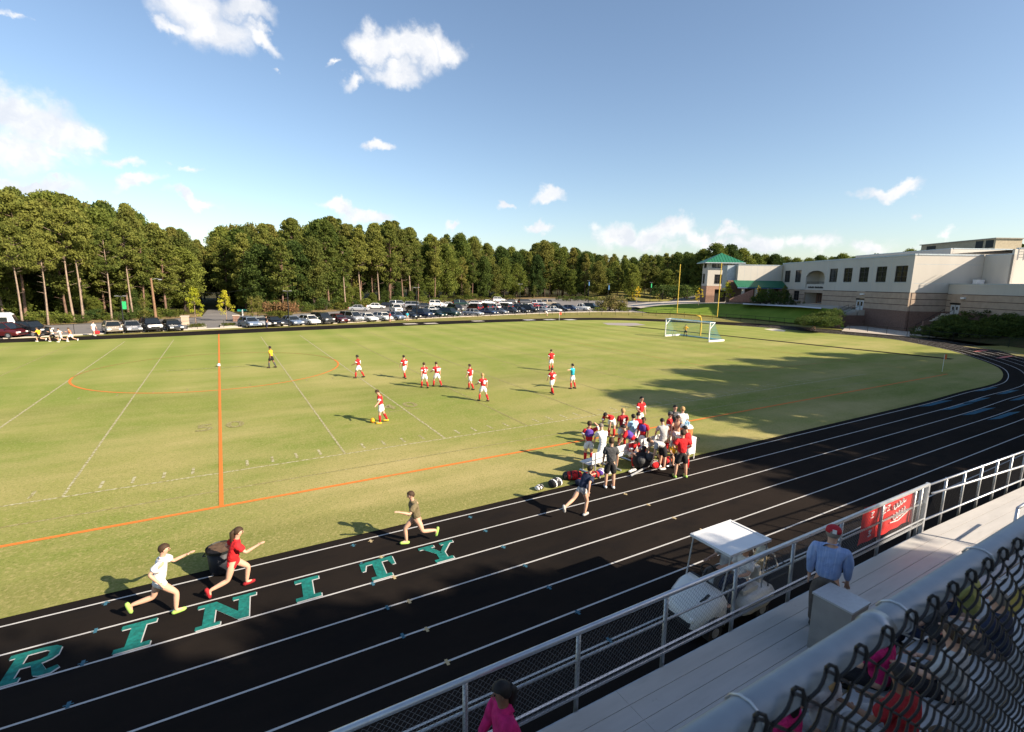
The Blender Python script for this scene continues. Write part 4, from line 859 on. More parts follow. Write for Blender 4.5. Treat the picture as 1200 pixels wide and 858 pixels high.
# fence behind the far track
fpx = [(560, 371.2), (620, 369.5), (700, 369.0), (760, 370.2), (820, 372.8), (880, 377.0), (940, 382.2), (1000, 388.0), (1060, 394.2), (1130, 401.5), (1200, 408.5)]
fpts = resample([G(*q) for q in fpx], 70); ff = empty('track_fence', (0, 0, 0), 0, 'low black chain link fence round the outside of the far bend', 'fence')
for i, p in enumerate(fpts):
    if i % 2 == 0: b_ = MB(); b_.tube((p.x, p.y, -.03), (p.x, p.y, 1.25), .035, 6); b_.build('post', M_dark, ff)
b_ = MB()
for a, b in zip(fpts, fpts[1:]): b_.tube((a.x, a.y, 1.2), (b.x, b.y, 1.2), .025, 5)
b_.build('top_rail', M_dark, ff); b_ = MB()
for a, b in zip(fpts, fpts[1:]):
    L_ = (b-a).length; n = int(L_/.22)
    for i in range(n):
        p = a.lerp(b, i/n); q = a.lerp(b, min(1, (i/n)+1.1/L_)); b_.tube((p.x, p.y, .03), (q.x, q.y, 1.17), .003, 3); b_.tube((p.x, p.y, 1.17), (q.x, q.y, .03), .003, 3)
b_.build('mesh', M_dark, ff)
fpx = [(0, 395.2), (60, 392.8), (130, 389.8), (200, 387.2), (285, 383.8), (400, 379.6), (480, 375.4), (560, 371.2)]
fpts = resample([G(*q) for q in fpx], 44); ff = empty('track_fence', (0, 0, 0), 0, 'thin black post fence along the far straight before the parked cars', 'fence')
for i, p in enumerate(fpts):
    if i % 2 == 0: b_ = MB(); b_.tube((p.x, p.y, -.03), (p.x, p.y, 1.25), .03, 6); b_.build('post', M_dark, ff)
b_ = MB()
for a, b in zip(fpts, fpts[1:]): b_.tube((a.x, a.y, 1.2), (b.x, b.y, 1.2), .02, 5)
b_.build('top_rail', M_dark, ff)

# ------------------------------------------------------------------ lamps, poles, signs
def lamp(px, py, yt, label, banner=None, arm=True, group=None):
    p = G(px, py); d = math.hypot(p.x-CX, p.y); h = zat(px, yt, d); o = empty('street_lamp', p, 0, label, 'street lamp', group)
    b = MB(); b.loft([(0, 0, 0), (0, 0, .5), (0, 0, h)], [.16, .09, .06], 8); b.build('pole', M_dark, o)
    b = MB(); b.obox(V((0, 0, h-.02)), (V((1, 0, 0)), V((0, 1, 0)), Z3), (.4, .035, .035)); 
    for s in (-1, 1): b.obox(V((s*.42, 0, h+.02)), (V((1, 0, 0)), V((0, 1, 0)), Z3), (.2, .13, .06))
    b.build('lamp_head', mat('lamp_grey', (.12, .125, .13), .5), o)
    if banner: b = MB(); b.obox(V((.28, 0, h-1.2)), (V((1, 0, 0)), V((0, 1, 0)), Z3), (.22, .02, .75*min(1, h/7))); b.build('banner', banner, o)
    return o
M_bgreen = mat('green_banner', (.02, .35, .12), .7); M_bblue = mat('blue_banner', (.05, .14, .30), .7)
lamp(339, 382.5, 341, 'dark lamp post on the far kerb behind the silver blue hatchback'); lamp(488.5, 374, 337, 'dark lamp post in front of the black saloon in the middle of the cars'); lamp(609, 366, 333, 'dark lamp post at the far right end of the car park')
lamp(712, 357, 333, 'dark lamp post with a blue banner behind the big tan bush', M_bblue); lamp(689, 353.5, 329, 'thin lamp post with a blue banner at the wood edge', M_bblue); lamp(761.5, 356, 331, 'lamp post carrying a bright green banner', M_bgreen)
lamp(146, 389, 347, 'slender dark post with a bright green top section by the left parked cars', M_bgreen)
p = G(183.5, 378.5); d = math.hypot(p.x-CX, p.y); up_ = empty('utility_pole', p, 0, 'brown wooden pole with a small lamp arm at the wood edge', 'pole')
h = zat(180, 326, d); b_ = MB(); b_.loft([(0, 0, 0), (-.15, 0, h)], [.2, .13], 8); b_.build('pole', M_wood, up_); b_ = MB(); b_.loft([(-.15, 0, h-.3), (.4, -.1, h-.05), (.9, -.2, h-.15)], [.04, .04, .03], 6); b_.obox(V((1.05, -.2, h-.2)), (V((1, 0, 0)), V((0, 1, 0)), Z3), (.22, .1, .07)); b_.build('lamp_arm', M_gal, up_)
b_ = MB(); a = G(183.5, 378.5)+V((-.15, 0, h-1.2)); e = atD(300, 118, zat(300, 336, 118)); b_.loft([a.lerp(e, t)-Z3*(1.2*4*t*(1-t)) for t in [i/10 for i in range(11)]], [.02]*11, 4)
tag(b_.build('overhead_wire', M_dark), 'thin dark overhead wire crossing the shaded road gap', 'wire')
for px, py, yt, m, lab in ((285, 376.5, 363, M_teal, 'white post with a small teal street name plate by the road gap'), (217.5, 380.5, 371, M_tanb, 'squat brown stone gate pier left of the car park entrance'), (277, 376.5, 370, M_brown, 'small brown brick gate pier right of the car park entrance')):
    p = G(px, py); d = math.hypot(p.x-CX, p.y); h = zat(px, yt, d)
    if m is M_teal:
        o = empty('street_sign', p, 0, lab, 'sign'); b = MB(); b.tube((0, 0, 0), (0, 0, h), .1, 6); b.build('post', M_wpaint, o); b = MB(); b.obox(V((0, 0, h-.1)), (V((1, 0, 0)), V((0, 1, 0)), Z3), (.75, .03, .18)); b.build('name_plate', m, o)
    else:
        o = empty('gate_pier', p, 0, lab, 'pier'); b = MB(); b.box(-.5, -.4, 0, .5, .4, h); b.build('shaft', m, o); b = MB(); b.box(-.58, -.48, h, .58, .48, h+.12); b.build('cap', M_conc, o)
p = G(373, 382.0); o = empty('litter_bin', G(373, 379.6), 0, 'dark green litter bin on the kerb beside the black four-wheel drive', 'bin'); b = MB(); b.loft([(0, 0, 0), (0, 0, 1.2)], [.32, .36], 12); b.build('body', mat('bin_green', (.01, .06, .045)), o); b = MB(); b.loft([(0, 0, 1.2), (0, 0, 1.3)], [.4, .3], 12); b.build('lid', M_dark, o)

# ------------------------------------------------------------------ cars
CARM = {}
def paint(c):
    if c not in CARM:
        pal = {'white': (.72, .72, .70), 'silver': (.42, .43, .44), 'beige': (.36, .31, .25), 'grey': (.20, .21, .23), 'blue grey': (.20, .26, .36), 'black': (.012, .012, .014), 'maroon': (.10, .012, .015), 'dark blue': (.018, .03, .08), 'dark green': (.012, .04, .03), 'charcoal': (.045, .048, .052), 'red': (.45, .02, .02), 'tan': (.38, .32, .24)}
        CARM[c] = mat('paint_'+c.replace(' ', '_'), pal[c], .25, .35 if c not in ('white', 'red') else 0, .02, 1, .5, 0, .6)
    return CARM[c]
M_lampw = mat('headlight_glass', (.75, .75, .72), .15); M_lampr = mat('tail_light_glass', (.45, .02, .02), .2)
PRO = { # side profiles: hood/roof stations (y from front 0..1), z body top, and cabin (y0,y1,y2,y3, z0, z1)
 'saloon': (4.7, 1.80, [(0, .55), (.03, .68), (.25, .88), (.33, .95), (.78, .98), (.97, .90), (1, .60)], (.26, .40, .68, .84, .94, 1.45)),
 'hatchback': (4.2, 1.76, [(0, .58), (.03, .74), (.22, .95), (.30, 1.0), (.9, 1.02), (.98, .95), (1, .60)], (.20, .36, .80, .97, .98, 1.52)),
 'minivan': (4.9, 1.95, [(0, .6), (.03, .82), (.16, 1.05), (.22, 1.1), (.95, 1.12), (1, .65)], (.13, .30, .92, .985, 1.08, 1.78)),
 'four-wheel drive': (4.7, 1.92, [(0, .65), (.02, .98), (.22, 1.12), (.28, 1.15), (.96, 1.16), (1, .7)], (.24, .36, .90, .985, 1.14, 1.82)),
 'pickup': (5.6, 1.98, [(0, .7), (.02, 1.0), (.22, 1.12), (.26, 1.15), (.60, 1.15), (.605, 1.12), (.98, 1.12), (1, .7)], (.24, .34, .52, .60, 1.14, 1.85)),
}
def make_car(kind, colour):
    L_, W_, prof, cb = PRO[kind]; root = empty('parked_car'); hw = W_/2; m = paint(colour)
    b = MB(); st = []
    for (y, z) in prof:
        yy = -L_/2+L_*y; taper = .86 if y in (0, 1) else (.95 if y < .04 or y > .96 else 1)
        zb_ = .32 if 0 < y < 1 else .38
        st.append([(-hw*taper, yy, zb_), (-hw*taper, yy, z*.72), (-hw*taper*.93, yy, z*.97), (-hw*taper*.8, yy, z), (hw*taper*.8, yy, z), (hw*taper*.93, yy, z*.97), (hw*taper, yy, z*.72), (hw*taper, yy, zb_)])
    vs = [p for s in st for p in s]; n = 8
    b.add(vs, [(i*n+k, i*n+(k+1) % n, (i+1)*n+(k+1) % n, (i+1)*n+k) for i in range(len(st)-1) for k in range(n)]+[tuple(range(n-1, -1, -1)), tuple(range((len(st)-1)*n, len(st)*n))])
    b.build('body', m, root, False)
    y0, y1, y2, y3 = [-L_/2+L_*v for v in cb[:4]]; z0, z1 = cb[4], cb[5]; gw, rw2 = hw*.90, hw*.70
    g = MB(); vs = [(-gw, y0, z0), (gw, y0, z0), (gw, y3, z0), (-gw, y3, z0), (-rw2, y1, z1-.05), (rw2, y1, z1-.05), (rw2, y2, z1-.05), (-rw2, y2, z1-.05)]
    g.add(vs, [(0, 1, 5, 4), (1, 2, 6, 5), (2, 3, 7, 6), (3, 0, 4, 7), (4, 5, 6, 7)]); g.build('windows', M_glass, root)
    r = MB(); r.obox(V((0, (y1+y2)/2, z1-.02)), (V((1, 0, 0)), V((0, 1, 0)), Z3), (rw2+.02, (y2-y1)/2+.05, .035))
    for sx in (-1, 1):
        r.tube((sx*gw, y0+.05, z0), (sx*rw2, y1, z1-.03), .035, 5); r.tube((sx*gw, y3-.05, z0), (sx*rw2, y2, z1-.03), .05, 5); ym = (y1+y2)/2+.05; r.tube((sx*gw, ym, z0), (sx*rw2, ym, z1-.03), .035, 5)
    r.build('roof', m, root)
    for sx in (-1, 1):
        for yw in (-L_*.31, L_*.30):
            w = MB(); c = V((sx*(hw-.10), yw, .33)); w.loft([c-V((.11, 0, 0)), c+V((.11, 0, 0))], [.335, .335], 14); o = w.build('wheel', M_rubber, root)
            w = MB(); w.loft([c-V((.115, 0, 0)), c+V((.115, 0, 0))], [.19, .19], 10); w.build('rim', M_gal, o)
        h = MB(); h.obox(V((sx*hw*.66, -L_/2+.06, prof[1][1]-.13)), (V((1, 0, 0)), V((0, 1, 0)), Z3), (.2, .08, .075)); h.build('headlight', M_lampw, root)
        h = MB(); h.obox(V((sx*hw*.74, L_/2-.05, prof[-2][1]-.15)), (V((1, 0, 0)), V((0, 1, 0)), Z3), (.13, .06, .12)); h.build('tail_light', M_lampr, root)
    h = MB(); h.box(-hw*.5, -L_/2-.02, .42, hw*.5, -L_/2+.1, prof[1][1]-.2); h.build('grille', M_dark, root)
    h = MB(); h.box(-hw*.9, -L_/2-.04, .36, hw*.9, -L_/2+.06, .47); h.box(-hw*.9, L_/2-.06, .40, hw*.9, L_/2+.04, .52); h.build('bumper', m, root)
    for sx in (-1, 1): h = MB(); h.obox(V((sx*(hw+.06), y0+.35, z0+.06)), (V((1, 0, 0)), V((0, 1, 0)), Z3), (.1, .05, .07)); h.build('wing_mirror', m, root)
    if kind == 'pickup': h = MB(); h.box(-hw*.85, L_*.11, 1.125, hw*.85, L_/2-.1, 1.135); h.build('load_bed', M_dark, root)
    return root
CARP = {}
def car(px, py, kind, colour, label, grp, rz=None):
    k = (kind, colour); p = G(px, py)
    if rz is None: rz = math.atan2(-(p.x-20)*0-1, 0)+PI/2
    if k not in CARP: CARP[k] = make_car(kind, colour); o = CARP[k]; reg(None)
    else: o = copy_tree(CARP[k])
    L_ = PRO[kind][0]; f = V((math.sin(rz), -math.cos(rz), 0))      # front points to -y rotated
    o.location = V((p.x, p.y, .0))-f*L_*.42; o.rotation_euler = (0, 0, rz); tag(o, label, 'car', grp); return o
row1 = [(135, 391.2, 'hatchback', 'beige'), (158, 390, 'saloon', 'grey'), (182, 389.2, 'four-wheel drive', 'black'), (207, 388.2, 'saloon', 'charcoal'), (298.5, 384.2, 'hatchback', 'blue grey'), (311, 383.4, 'saloon', 'silver'), (326, 383, 'hatchback', 'black'), (349.5, 381.7, 'saloon', 'blue grey'), (369.5, 380.9, 'hatchback', 'white'), (386, 380, 'four-wheel drive', 'charcoal'),
        (404, 378.8, 'saloon', 'maroon'), (420.5, 377.6, 'minivan', 'silver'), (438, 377, 'saloon', 'white'), (455.5, 376.2, 'hatchback', 'white'), (470.5, 375.2, 'hatchback', 'blue grey'), (488.5, 374, 'saloon', 'black'), (504, 373, 'four-wheel drive', 'dark blue'), (519.5, 372, 'saloon', 'dark green'), (535.5, 371.4, 'four-wheel drive', 'dark green'),
        (563, 370.4, 'saloon', 'silver'), (580, 369.2, 'saloon', 'dark blue'), (592.5, 368.4, 'saloon', 'grey'), (606, 367.6, 'hatchback', 'charcoal'), (617.5, 367.2, 'saloon', 'black'), (628, 366.6, 'four-wheel drive', 'black'), (642, 366.2, 'saloon', 'silver'), (655.5, 365.8, 'saloon', 'white'), (665, 365.2, 'saloon', 'black'), (675, 364.5, 'hatchback', 'dark blue'), (688.5, 364.2, 'pickup', 'white'), (700, 363.2, 'four-wheel drive', 'dark green')]
ORD = ['first', 'second', 'third', 'fourth', 'fifth', 'sixth', 'seventh', 'eighth', 'ninth', 'tenth', 'eleventh', 'twelfth', 'thirteenth', 'fourteenth', 'fifteenth', 'sixteenth', 'seventeenth', 'eighteenth', 'nineteenth', 'twentieth', 'twenty-first', 'twenty-second', 'twenty-third', 'twenty-fourth', 'twenty-fifth', 'twenty-sixth', 'twenty-seventh', 'twenty-eighth', 'twenty-ninth', 'thirtieth', 'thirty-first', 'thirty-second']
for i, (px, py, k, c) in enumerate(row1):
    car(px, py, k, c, f'{c} {k}, {ORD[i]} whole car from the left in the front row', 'cars parked along the far kerb', R(12+px*.03))
row2 = [(467, 366.2, 'four-wheel drive', 'white', 0), (494, 361, 'minivan', 'silver', 60), (489, 365.5, 'saloon', 'black', 10), (509.5, 366.5, 'saloon', 'white', 10), (522.5, 366.2, 'hatchback', 'white', 20), (539, 365.4, 'minivan', 'charcoal', 10), (520, 359.2, 'four-wheel drive', 'white', 75), (551, 363.6, 'minivan', 'maroon', 190), (563, 363.2, 'four-wheel drive', 'black', 190), (575, 362.4, 'hatchback', 'white', 190), (586, 362.6, 'minivan', 'charcoal', 190), (590, 353.8, 'four-wheel drive', 'white', 80), (601, 362, 'saloon', 'dark blue', 190), (612, 361.5, 'hatchback', 'white', 190), (619.5, 361.2, 'saloon', 'red', 190), (598, 357.5, 'saloon', 'silver', 80), (638, 358.4, 'four-wheel drive', 'silver', 65), (650, 357.6, 'four-wheel drive', 'tan', 65), (450, 362, 'saloon', 'white', 70), (475, 359.5, 'minivan', 'silver', 75), (578, 356.6, 'saloon', 'white', 80), (606, 355.6, 'saloon', 'charcoal', 80)]
row2 += [(431, 364.5, 'saloon', 'silver', 70), (463, 361, 'hatchback', 'black', 70), (507, 361.5, 'saloon', 'charcoal', 75), (534, 360, 'saloon', 'white', 75), (548, 358.4, 'minivan', 'dark green', 75), (563, 358.2, 'hatchback', 'silver', 80), (545, 355.6, 'saloon', 'black', 80), (622, 357, 'minivan', 'charcoal', 80), (630, 361.5, 'saloon', 'silver', 190), (645, 361, 'saloon', 'black', 190)]
row2.sort()
for i, (px, py, k, c, rz) in enumerate(row2):
    car(px, py, k, c, f'{c} {k} behind the front row, {ORD[i]} of the rear cars from the left', 'cars parked behind the front row', R(rz))
car(731, 361.4, 'four-wheel drive', 'black', 'black four-wheel drive alone right of the big tan bush', None, R(50)); car(723, 362, 'saloon', 'beige', 'pale saloon half hidden behind the right edge of the big tan bush', None, R(40))
car(24, 395.6, 'minivan', 'maroon', 'dark maroon minivan beside the white bus', None, R(70)); car(53, 394.0, 'four-wheel drive', 'black', 'black four-wheel drive behind the far runners', None, R(60))
# bus
bp = G(-14, 397)+V((0, 2.6, 0)); bus = empty('shuttle_bus', bp, R(8), 'white shuttle bus with dark windows at the left end of the car park', 'bus')
b = MB(); prof = [(-4.5, .45), (1.7, .45), (2.2, .6), (2.25, 1.2), (1.9, 1.6), (1.6, 2.55), (1.3, 2.75), (-4.4, 2.75), (-4.5, 2.6)]
b.add([(x, y, z) for y in (-1.15, 1.15) for x, z in prof], [tuple(range(8, -1, -1)), tuple(range(9, 18))]+[(i, (i+1) % 9, 9+(i+1) % 9, 9+i) for i in range(9)]); b.build('body', mat('bus_white', (.62, .66, .66), .4), bus)
for i in range(5): b = MB(); b.box(-4.2+i*1.12, -1.17, 1.45, -3.25+i*1.12, -1.14, 2.3); b.build('window', M_glass, bus)
b = MB(); b.box(-4.4, -1.165, .75, 1.6, -1.15, .95); b.build('stripe', mat('teal_stripe', (.03, .25, .28)), bus); b = MB(); b.add([(2.0, -1.0, 1.62), (2.0, 1.0, 1.62), (1.66, 1.0, 2.5), (1.66, -1.0, 2.5)], [(0, 1, 2, 3)]); b.build('windscreen', M_glass, bus)
for x in (-3.2, 1.0):
    for y in (-1.05, 1.05): b = MB(); b.tube((x, y-.12, .45), (x, y+.12, .45), .45, 14); b.build('wheel', M_rubber, bus)
p = G(-8, 388)

# ------------------------------------------------------------------ people
PEND = []
def skin_obj(name, verts, edges, m, parent, sub=1):
    """verts: (point, radius); grown into one continuous surface with a Skin modifier, converted later"""
    me = bpy.data.meshes.new(name); me.from_pydata([tuple(v[0]) for v in verts], edges, []); me.materials.append(m); me.update()
    o = bpy.data.objects.new(name, me); COL.objects.link(o); o.parent = parent
    s = o.modifiers.new('s', 'SKIN'); s.use_smooth_shade = True; s.branch_smoothing = .6
    for i, v in enumerate(verts):
        r = v[1]; rr = r if isinstance(r, tuple) else (r, r); rr = (rr[0]*1.14, rr[1]*1.14); me.skin_vertices[0].data[i].radius = rr; me.skin_vertices[0].data[i].use_root = (i == 0)
    if sub: q = o.modifiers.new('u', 'SUBSURF'); q.levels = sub; q.render_levels = sub
    PEND.append(o); return o
def finish_skins():
    bpy.context.view_layer.update(); dg = bpy.context.evaluated_depsgraph_get(); new = []
    for o in PEND: new.append(bpy.data.meshes.new_from_object(o.evaluated_get(dg)))
    for o, me in zip(PEND, new): o.modifiers.clear(); me.polygons.foreach_set('use_smooth', [True]*len(me.polygons)); o.data = me
    PEND.clear()
def un(*a): return V(a).normalized()
# poses: directions in the body frame (x right, y forward, z up)
def P(lean=0, side=0, la=None, ra=None, ll=None, rl=None, head=0, seat=None, look=0):
    return dict(lean=lean, side=side, la=la or ((-.2, .05, -1), (-.05, .25, -1)), ra=ra or ((.2, .05, -1), (.05, .25, -1)), ll=ll or ((-.08, .03, -1), (-.03, -.05, -1)), rl=rl or ((.08, -.03, -1), (.03, -.06, -1)), head=head, seat=seat, look=look)
POSE = {
 'stand': P(),
 'walk': P(.05, 0, ((-.2, .3, -1), (-.05, .5, -1)), ((.2, -.3, -1), (.05, .1, -1)), ((-.07, -.3, -1), (-.03, -.5, -1)), ((.07, .33, -1), (.03, .05, -1))),
 'walk2': P(.06, 0, ((-.2, -.3, -1), (-.05, .1, -1)), ((.22, .3, -1), (.05, .55, -1)), ((-.09, .32, -1), (-.03, .02, -1)), ((.07, -.26, -1), (.03, -.45, -1))),
 'stride': P(.08, 0, ((-.3, .4, -1), (-.1, .9, -.4)), ((.3, -.4, -1), (.1, .2, -1)), ((-.1, .42, -1), (-.03, .05, -1)), ((.1, -.38, -1), (.03, -.55, -1))),
 'run': P(.22, 0, ((-.25, .6, -.7), (.1, .9, .35)), ((.25, -.8, -.6), (.1, .5, -.7)), ((-.06, -.35, -1), (0, -1, -.15)), ((.06, .75, -.75), (.02, -.1, -1))),
 'run2': P(.25, 0, ((-.25, -.8, -.6), (-.1, .5, -.7)), ((.25, .6, -.7), (-.1, .9, .35)), ((-.06, .8, -.7), (-.02, -.15, -1)), ((.06, -.3, -1), (0, -.95, -.35))),
 'stroll': P(.05, 0, ((-.12, -.05, -1), (-.02, .15, -1)), ((.14, .12, -1), (.05, .35, -1)), ((-.07, .10, -1), (-.03, .02, -1)), ((.07, -.12, -1), (.03, -.22, -1))),
 'lunge': P(.75, 0, ((-.25, .7, -.6), (.1, .9, .1)), ((.25, -.8, -.3), (.1, -.2, -.9)), ((-.06, -.75, -.8), (0, -1, -.35)), ((.06, .35, -1), (.02, -.25, -1)), head=-.3),
 'bend': P(1.25, 0, ((-.1, .35, -1), (.05, .1, -1)), ((.1, .35, -1), (-.05, .1, -1)), ((-.09, -.08, -1), (-.03, .05, -1)), ((.09, -.08, -1), (.03, .05, -1)), head=.25),
 'bendrun': P(.9, 0, ((-.25, .5, -.8), (0, .5, -.9)), ((.25, .4, -.8), (0, .6, -.7)), ((-.1, -.3, -1), (-.03, -.2, -1)), ((.1, .5, -1), (.03, -.1, -1))),
 'shade': P(.02, 0, ((-.25, .05, -1), (.3, .5, -.6)), ((.9, .35, .15), (-.8, .1, .75)), head=-.1),
 'point': P(.03, 0, ((-1, .1, -.05), (-1, .15, .05)), ((.25, 0, -1), (.1, .3, -1)), ((-.1, .12, -1), (-.03, -.05, -1)), ((.12, -.15, -1), (.03, -.25, -1))),
 'hips': P(.03, 0, ((-.55, .05, -.8), (.35, .5, -.6)), ((.55, .05, -.8), (-.35, .5, -.6))),
 'akimbo': P(.05, 0, ((-.6, -.1, -.8), (.6, .35, -.5)), ((.6, -.1, -.8), (-.6, .35, -.5)), ((-.2, .0, -1), (-.08, -.05, -1)), ((.2, 0, -1), (.08, -.05, -1))),
 'sit': P(.12, 0, ((-.2, .35, -1), (.15, .9, -.25)), ((.2, .35, -1), (-.15, .9, -.25)), ((-.18, 1, -.05), (-.03, .1, -1)), ((.18, 1, -.05), (.03, .1, -1)), seat=.45),
 'sitlean': P(.6, 0, ((-.2, .55, -.8), (.2, .8, -.35)), ((.2, .55, -.8), (-.2, .8, -.35)), ((-.2, 1, -.05), (-.03, .15, -1)), ((.2, 1, -.05), (.03, .15, -1)), head=.2, seat=.45),
 'drive': P(-.1, 0, ((-.15, .6, -.7), (.1, .9, .05)), ((.15, .6, -.7), (-.1, .9, .05)), ((-.15, 1, .02), (-.03, .45, -1)), ((.15, 1, .02), (.03, .45, -1)), seat=.45),
 'foot': P(.25, 0, ((-.2, .5, -.85), (.1, .4, -.8)), ((.2, .5, -.85), (-.1, .4, -.8)), ((-.1, .05, -1), (-.03, -.08, -1)), ((.12, .85, -.35), (.03, -.1, -1)), head=.3),
 'hold': P(.04, 0, ((-.2, .05, -1), (-.05, .3, -1)), ((.35, .1, -1), (.15, .9, -.15)), ((-.1, 0, -1), (-.03, -.06, -1)), ((.1, .04, -1), (.03, -.06, -1))),
 'kick': P(.14, .05, ((-.55, .1, -.8), (-.3, .6, -.6)), ((.5, -.3, -.8), (.2, .5, -.5)), ((-.12, .18, -1), (-.04, -.02, -1)), ((.12, -.28, -1), (.04, -.48, -1)), head=.35),
}
def person(loc, face, label, pose='stand', h=1.75, shirt=M_red, shorts=M_wcloth, sock=M_red, shoe=M_dark, hair=M_hbr, skin=M_skin, sleeve='short', leg='short', number=None, hat=None, group=None, detail=False, hairlen=0, bib=None, bare=False, trim=None, wide=1.0):
    ps = POSE[pose]; root = empty('person', loc, R(face-90), label, 'person', group); k = h/1.75
    lean = ps['lean']; U = V((math.sin(ps['side']), math.sin(lean), math.cos(lean))).normalized(); Fw = V((0, math.cos(lean), -math.sin(lean))); X = V((1, 0, 0))
    pel = V((0, 0, .95)); hip = {s: pel+V((s*.085, 0, -.04)) for s in (-1, 1)}
    J = {}
    for s, nm in ((-1, 'l'), (1, 'r')):
        td, sd = un(*ps[nm+'l'][0]), un(*ps[nm+'l'][1])
        kn = hip[s]+td*.43; an = kn+sd*.41; J[nm+'k'], J[nm+'a'] = kn, an
        fw = V((0, 1, 0)); 
        if sd.y < -.6: fw = V((0, .25, -1)).normalized()
        elif pose in ('run', 'run2') and sd.y > -.3: fw = V((0, 1, .15)).normalized()
        J[nm+'h'] = an+V((0, -.03, -.045)) if fw.z > -.5 else an+V((0, -.05, .03)); J[nm+'t'] = J[nm+'h']+fw*.19
    zmin = min(J['lh'].z, J['rh'].z, J['lt'].z, J['rt'].z)-.035
    dz = (-zmin) if ps['seat'] is None else (ps['seat']/k+.10-pel.z)
    D = V((0, 0, dz)); sc = lambda p: (p+D)*k
    waist = pel+U*.15; chest = pel+U*.36; neck = pel+U*.50; Hd = V((0, math.sin(lean*.55+ps['head']), math.cos(lean*.55+ps['head']))); nk2 = neck+Hd*.07+V((0, .01, 0)); hc = neck+Hd*.175+V((0, .025, 0)); ht = hc+Hd*.07
    q_ = .84 if shirt is not None else 1.0; q2_ = .84 if shorts is not None else 1.0
    vs = [(sc(pel), (.125*k*wide*q2_, .10*k*wide*q2_)), (sc(waist), (.118*k*wide*q_, .095*k*wide*q_)), (sc(chest), (.135*k*wide*q_, .10*k*wide*q_)), (sc(neck), .062*k*(.85 if q_ < 1 else 1)), (sc(nk2), .052*k), (sc(hc), (.080*k, .092*k)), (sc(ht), (.066*k, .075*k))]
    ed = [(0, 1), (1, 2), (2, 3), (3, 4), (4, 5), (5, 6)]
    for s, nm in ((-1, 'l'), (1, 'r')):
        shd = chest+U*.085+X*(s*.175*wide); ua, la = un(*ps[nm+'a'][0]), un(*ps[nm+'a'][1])
        el = shd+ua*.28; wr = el+la*.245; hd = wr+la*.085; J[nm+'s'], J[nm+'e'], J[nm+'w'], J[nm+'hd'], J[nm+'la'] = shd, el, wr, hd, la
        b = len(vs); vs += [(sc(shd), .056*k*(q_ if q_ == 1 else .9)), (sc(shd.lerp(el, .5)), .045*k), (sc(el), .038*k), (sc(el.lerp(wr, .4)), .037*k), (sc(wr), .026*k), (sc(hd), (.034*k, .022*k))]
        ed += [(2, b), (b, b+1), (b+1, b+2), (b+2, b+3), (b+3, b+4), (b+4, b+5)]; palm = b+5
        fx, fy = basis(la); fl_ = [(.062, -.030), (.078, -.010), (.074, .010), (.058, .030)]
        for (ln, off) in fl_:
            c = len(vs); base = hd+fx*off; r_ = .0095*k
            vs += [(sc(base+la*.035), r_), (sc(base+la*(.035+ln*.5)+V((0, .008, -.006))), r_*.95), (sc(base+la*(.03+ln)*.95+V((0, .022, -.012))), r_*.8)]
            if detail: ed += [(palm, c), (c, c+1), (c+1, c+2)]
            else: vs = vs[:c]
        if detail:
            c = len(vs); tb = wr+la*.035+fx*(-s*.028); vs += [(sc(tb+fx*(-s*.022)+la*.02), .011*k), (sc(tb+fx*(-s*.036)+la*.05), .0095*k)]; ed += [(palm, c), (c, c+1)]
        b = len(vs); hp, kn, an, he, to = hip[s], J[nm+'k'], J[nm+'a'], J[nm+'h'], J[nm+'t']
        vs += [(sc(hp), .092*k*wide*q2_), (sc(hp.lerp(kn, .5)), .076*k*wide*(.9 if leg == 'long' else 1)), (sc(kn), .054*k), (sc(kn.lerp(an, .35)), .055*k), (sc(an), .036*k), (sc(an.lerp(to, .5)), .036*k), (sc(to), .028*k)]
        ed += [(0, b), (b, b+1), (b+1, b+2), (b+2, b+3), (b+3, b+4), (b+4, b+5), (b+5, b+6)]
    skin_obj('body', vs, ed, skin, root, 2 if detail else 1)
    # clothes
    if shirt is not None:
        g = (.028 if detail else .022)*k; vs = [(sc(pel-U*.09), (.140*k*wide+g, .118*k*wide+g)), (sc(waist), (.130*k*wide+g, .108*k*wide+g)), (sc(chest+U*.02), (.148*k*wide+g, .112*k*wide+g)), (sc(chest+U*.115), .085*k+g*.5), (sc(neck+U*.035), .066*k)]; ed = [(0, 1), (1, 2), (2, 3), (3, 4)]
        for nm in 'lr':
            b = len(vs); s0, e0, w0 = J[nm+'s'], J[nm+'e'], J[nm+'w']
            vs += [(sc(s0), (.060 if detail else .068)*k+g), (sc(s0.lerp(e0, .82)), .052*k+g)]; ed += [(2, b), (b, b+1)]
            if sleeve == 'long': vs += [(sc(e0), .047*k+g*.6), (sc(w0), .036*k+g*.3)]; ed += [(b+1, b+2), (b+2, b+3)]
        sh = skin_obj('shirt', vs, ed, shirt, root, 2 if detail else 1)
        if trim is not None:
            for nm in 'lr': t_ = MB(); s0, e0 = J[nm+'s'], J[nm+'e']; t_.loft([sc(s0.lerp(e0, .50)), sc(s0.lerp(e0, .74))], [.092*k, .092*k], 8); t_.build('sleeve_cuff', trim, sh, True)
        if number is not None:
            c = bpy.data.curves.new('shirt_number', 'FONT'); c.body = number; c.size = .30*k; c.offset = .012; c.align_x = 'CENTER'; c.extrude = .004
            o = bpy.data.objects.new('shirt_number', c); COL.objects.link(o); c.materials.append(M_wcloth); o.parent = sh
            pos = sc(waist+U*.02)-Fw*(.150*k*wide+.03); o.matrix_local = Matrix((X, U, -Fw)).transposed().to_4x4(); o.location = pos; NUMS.append(o)
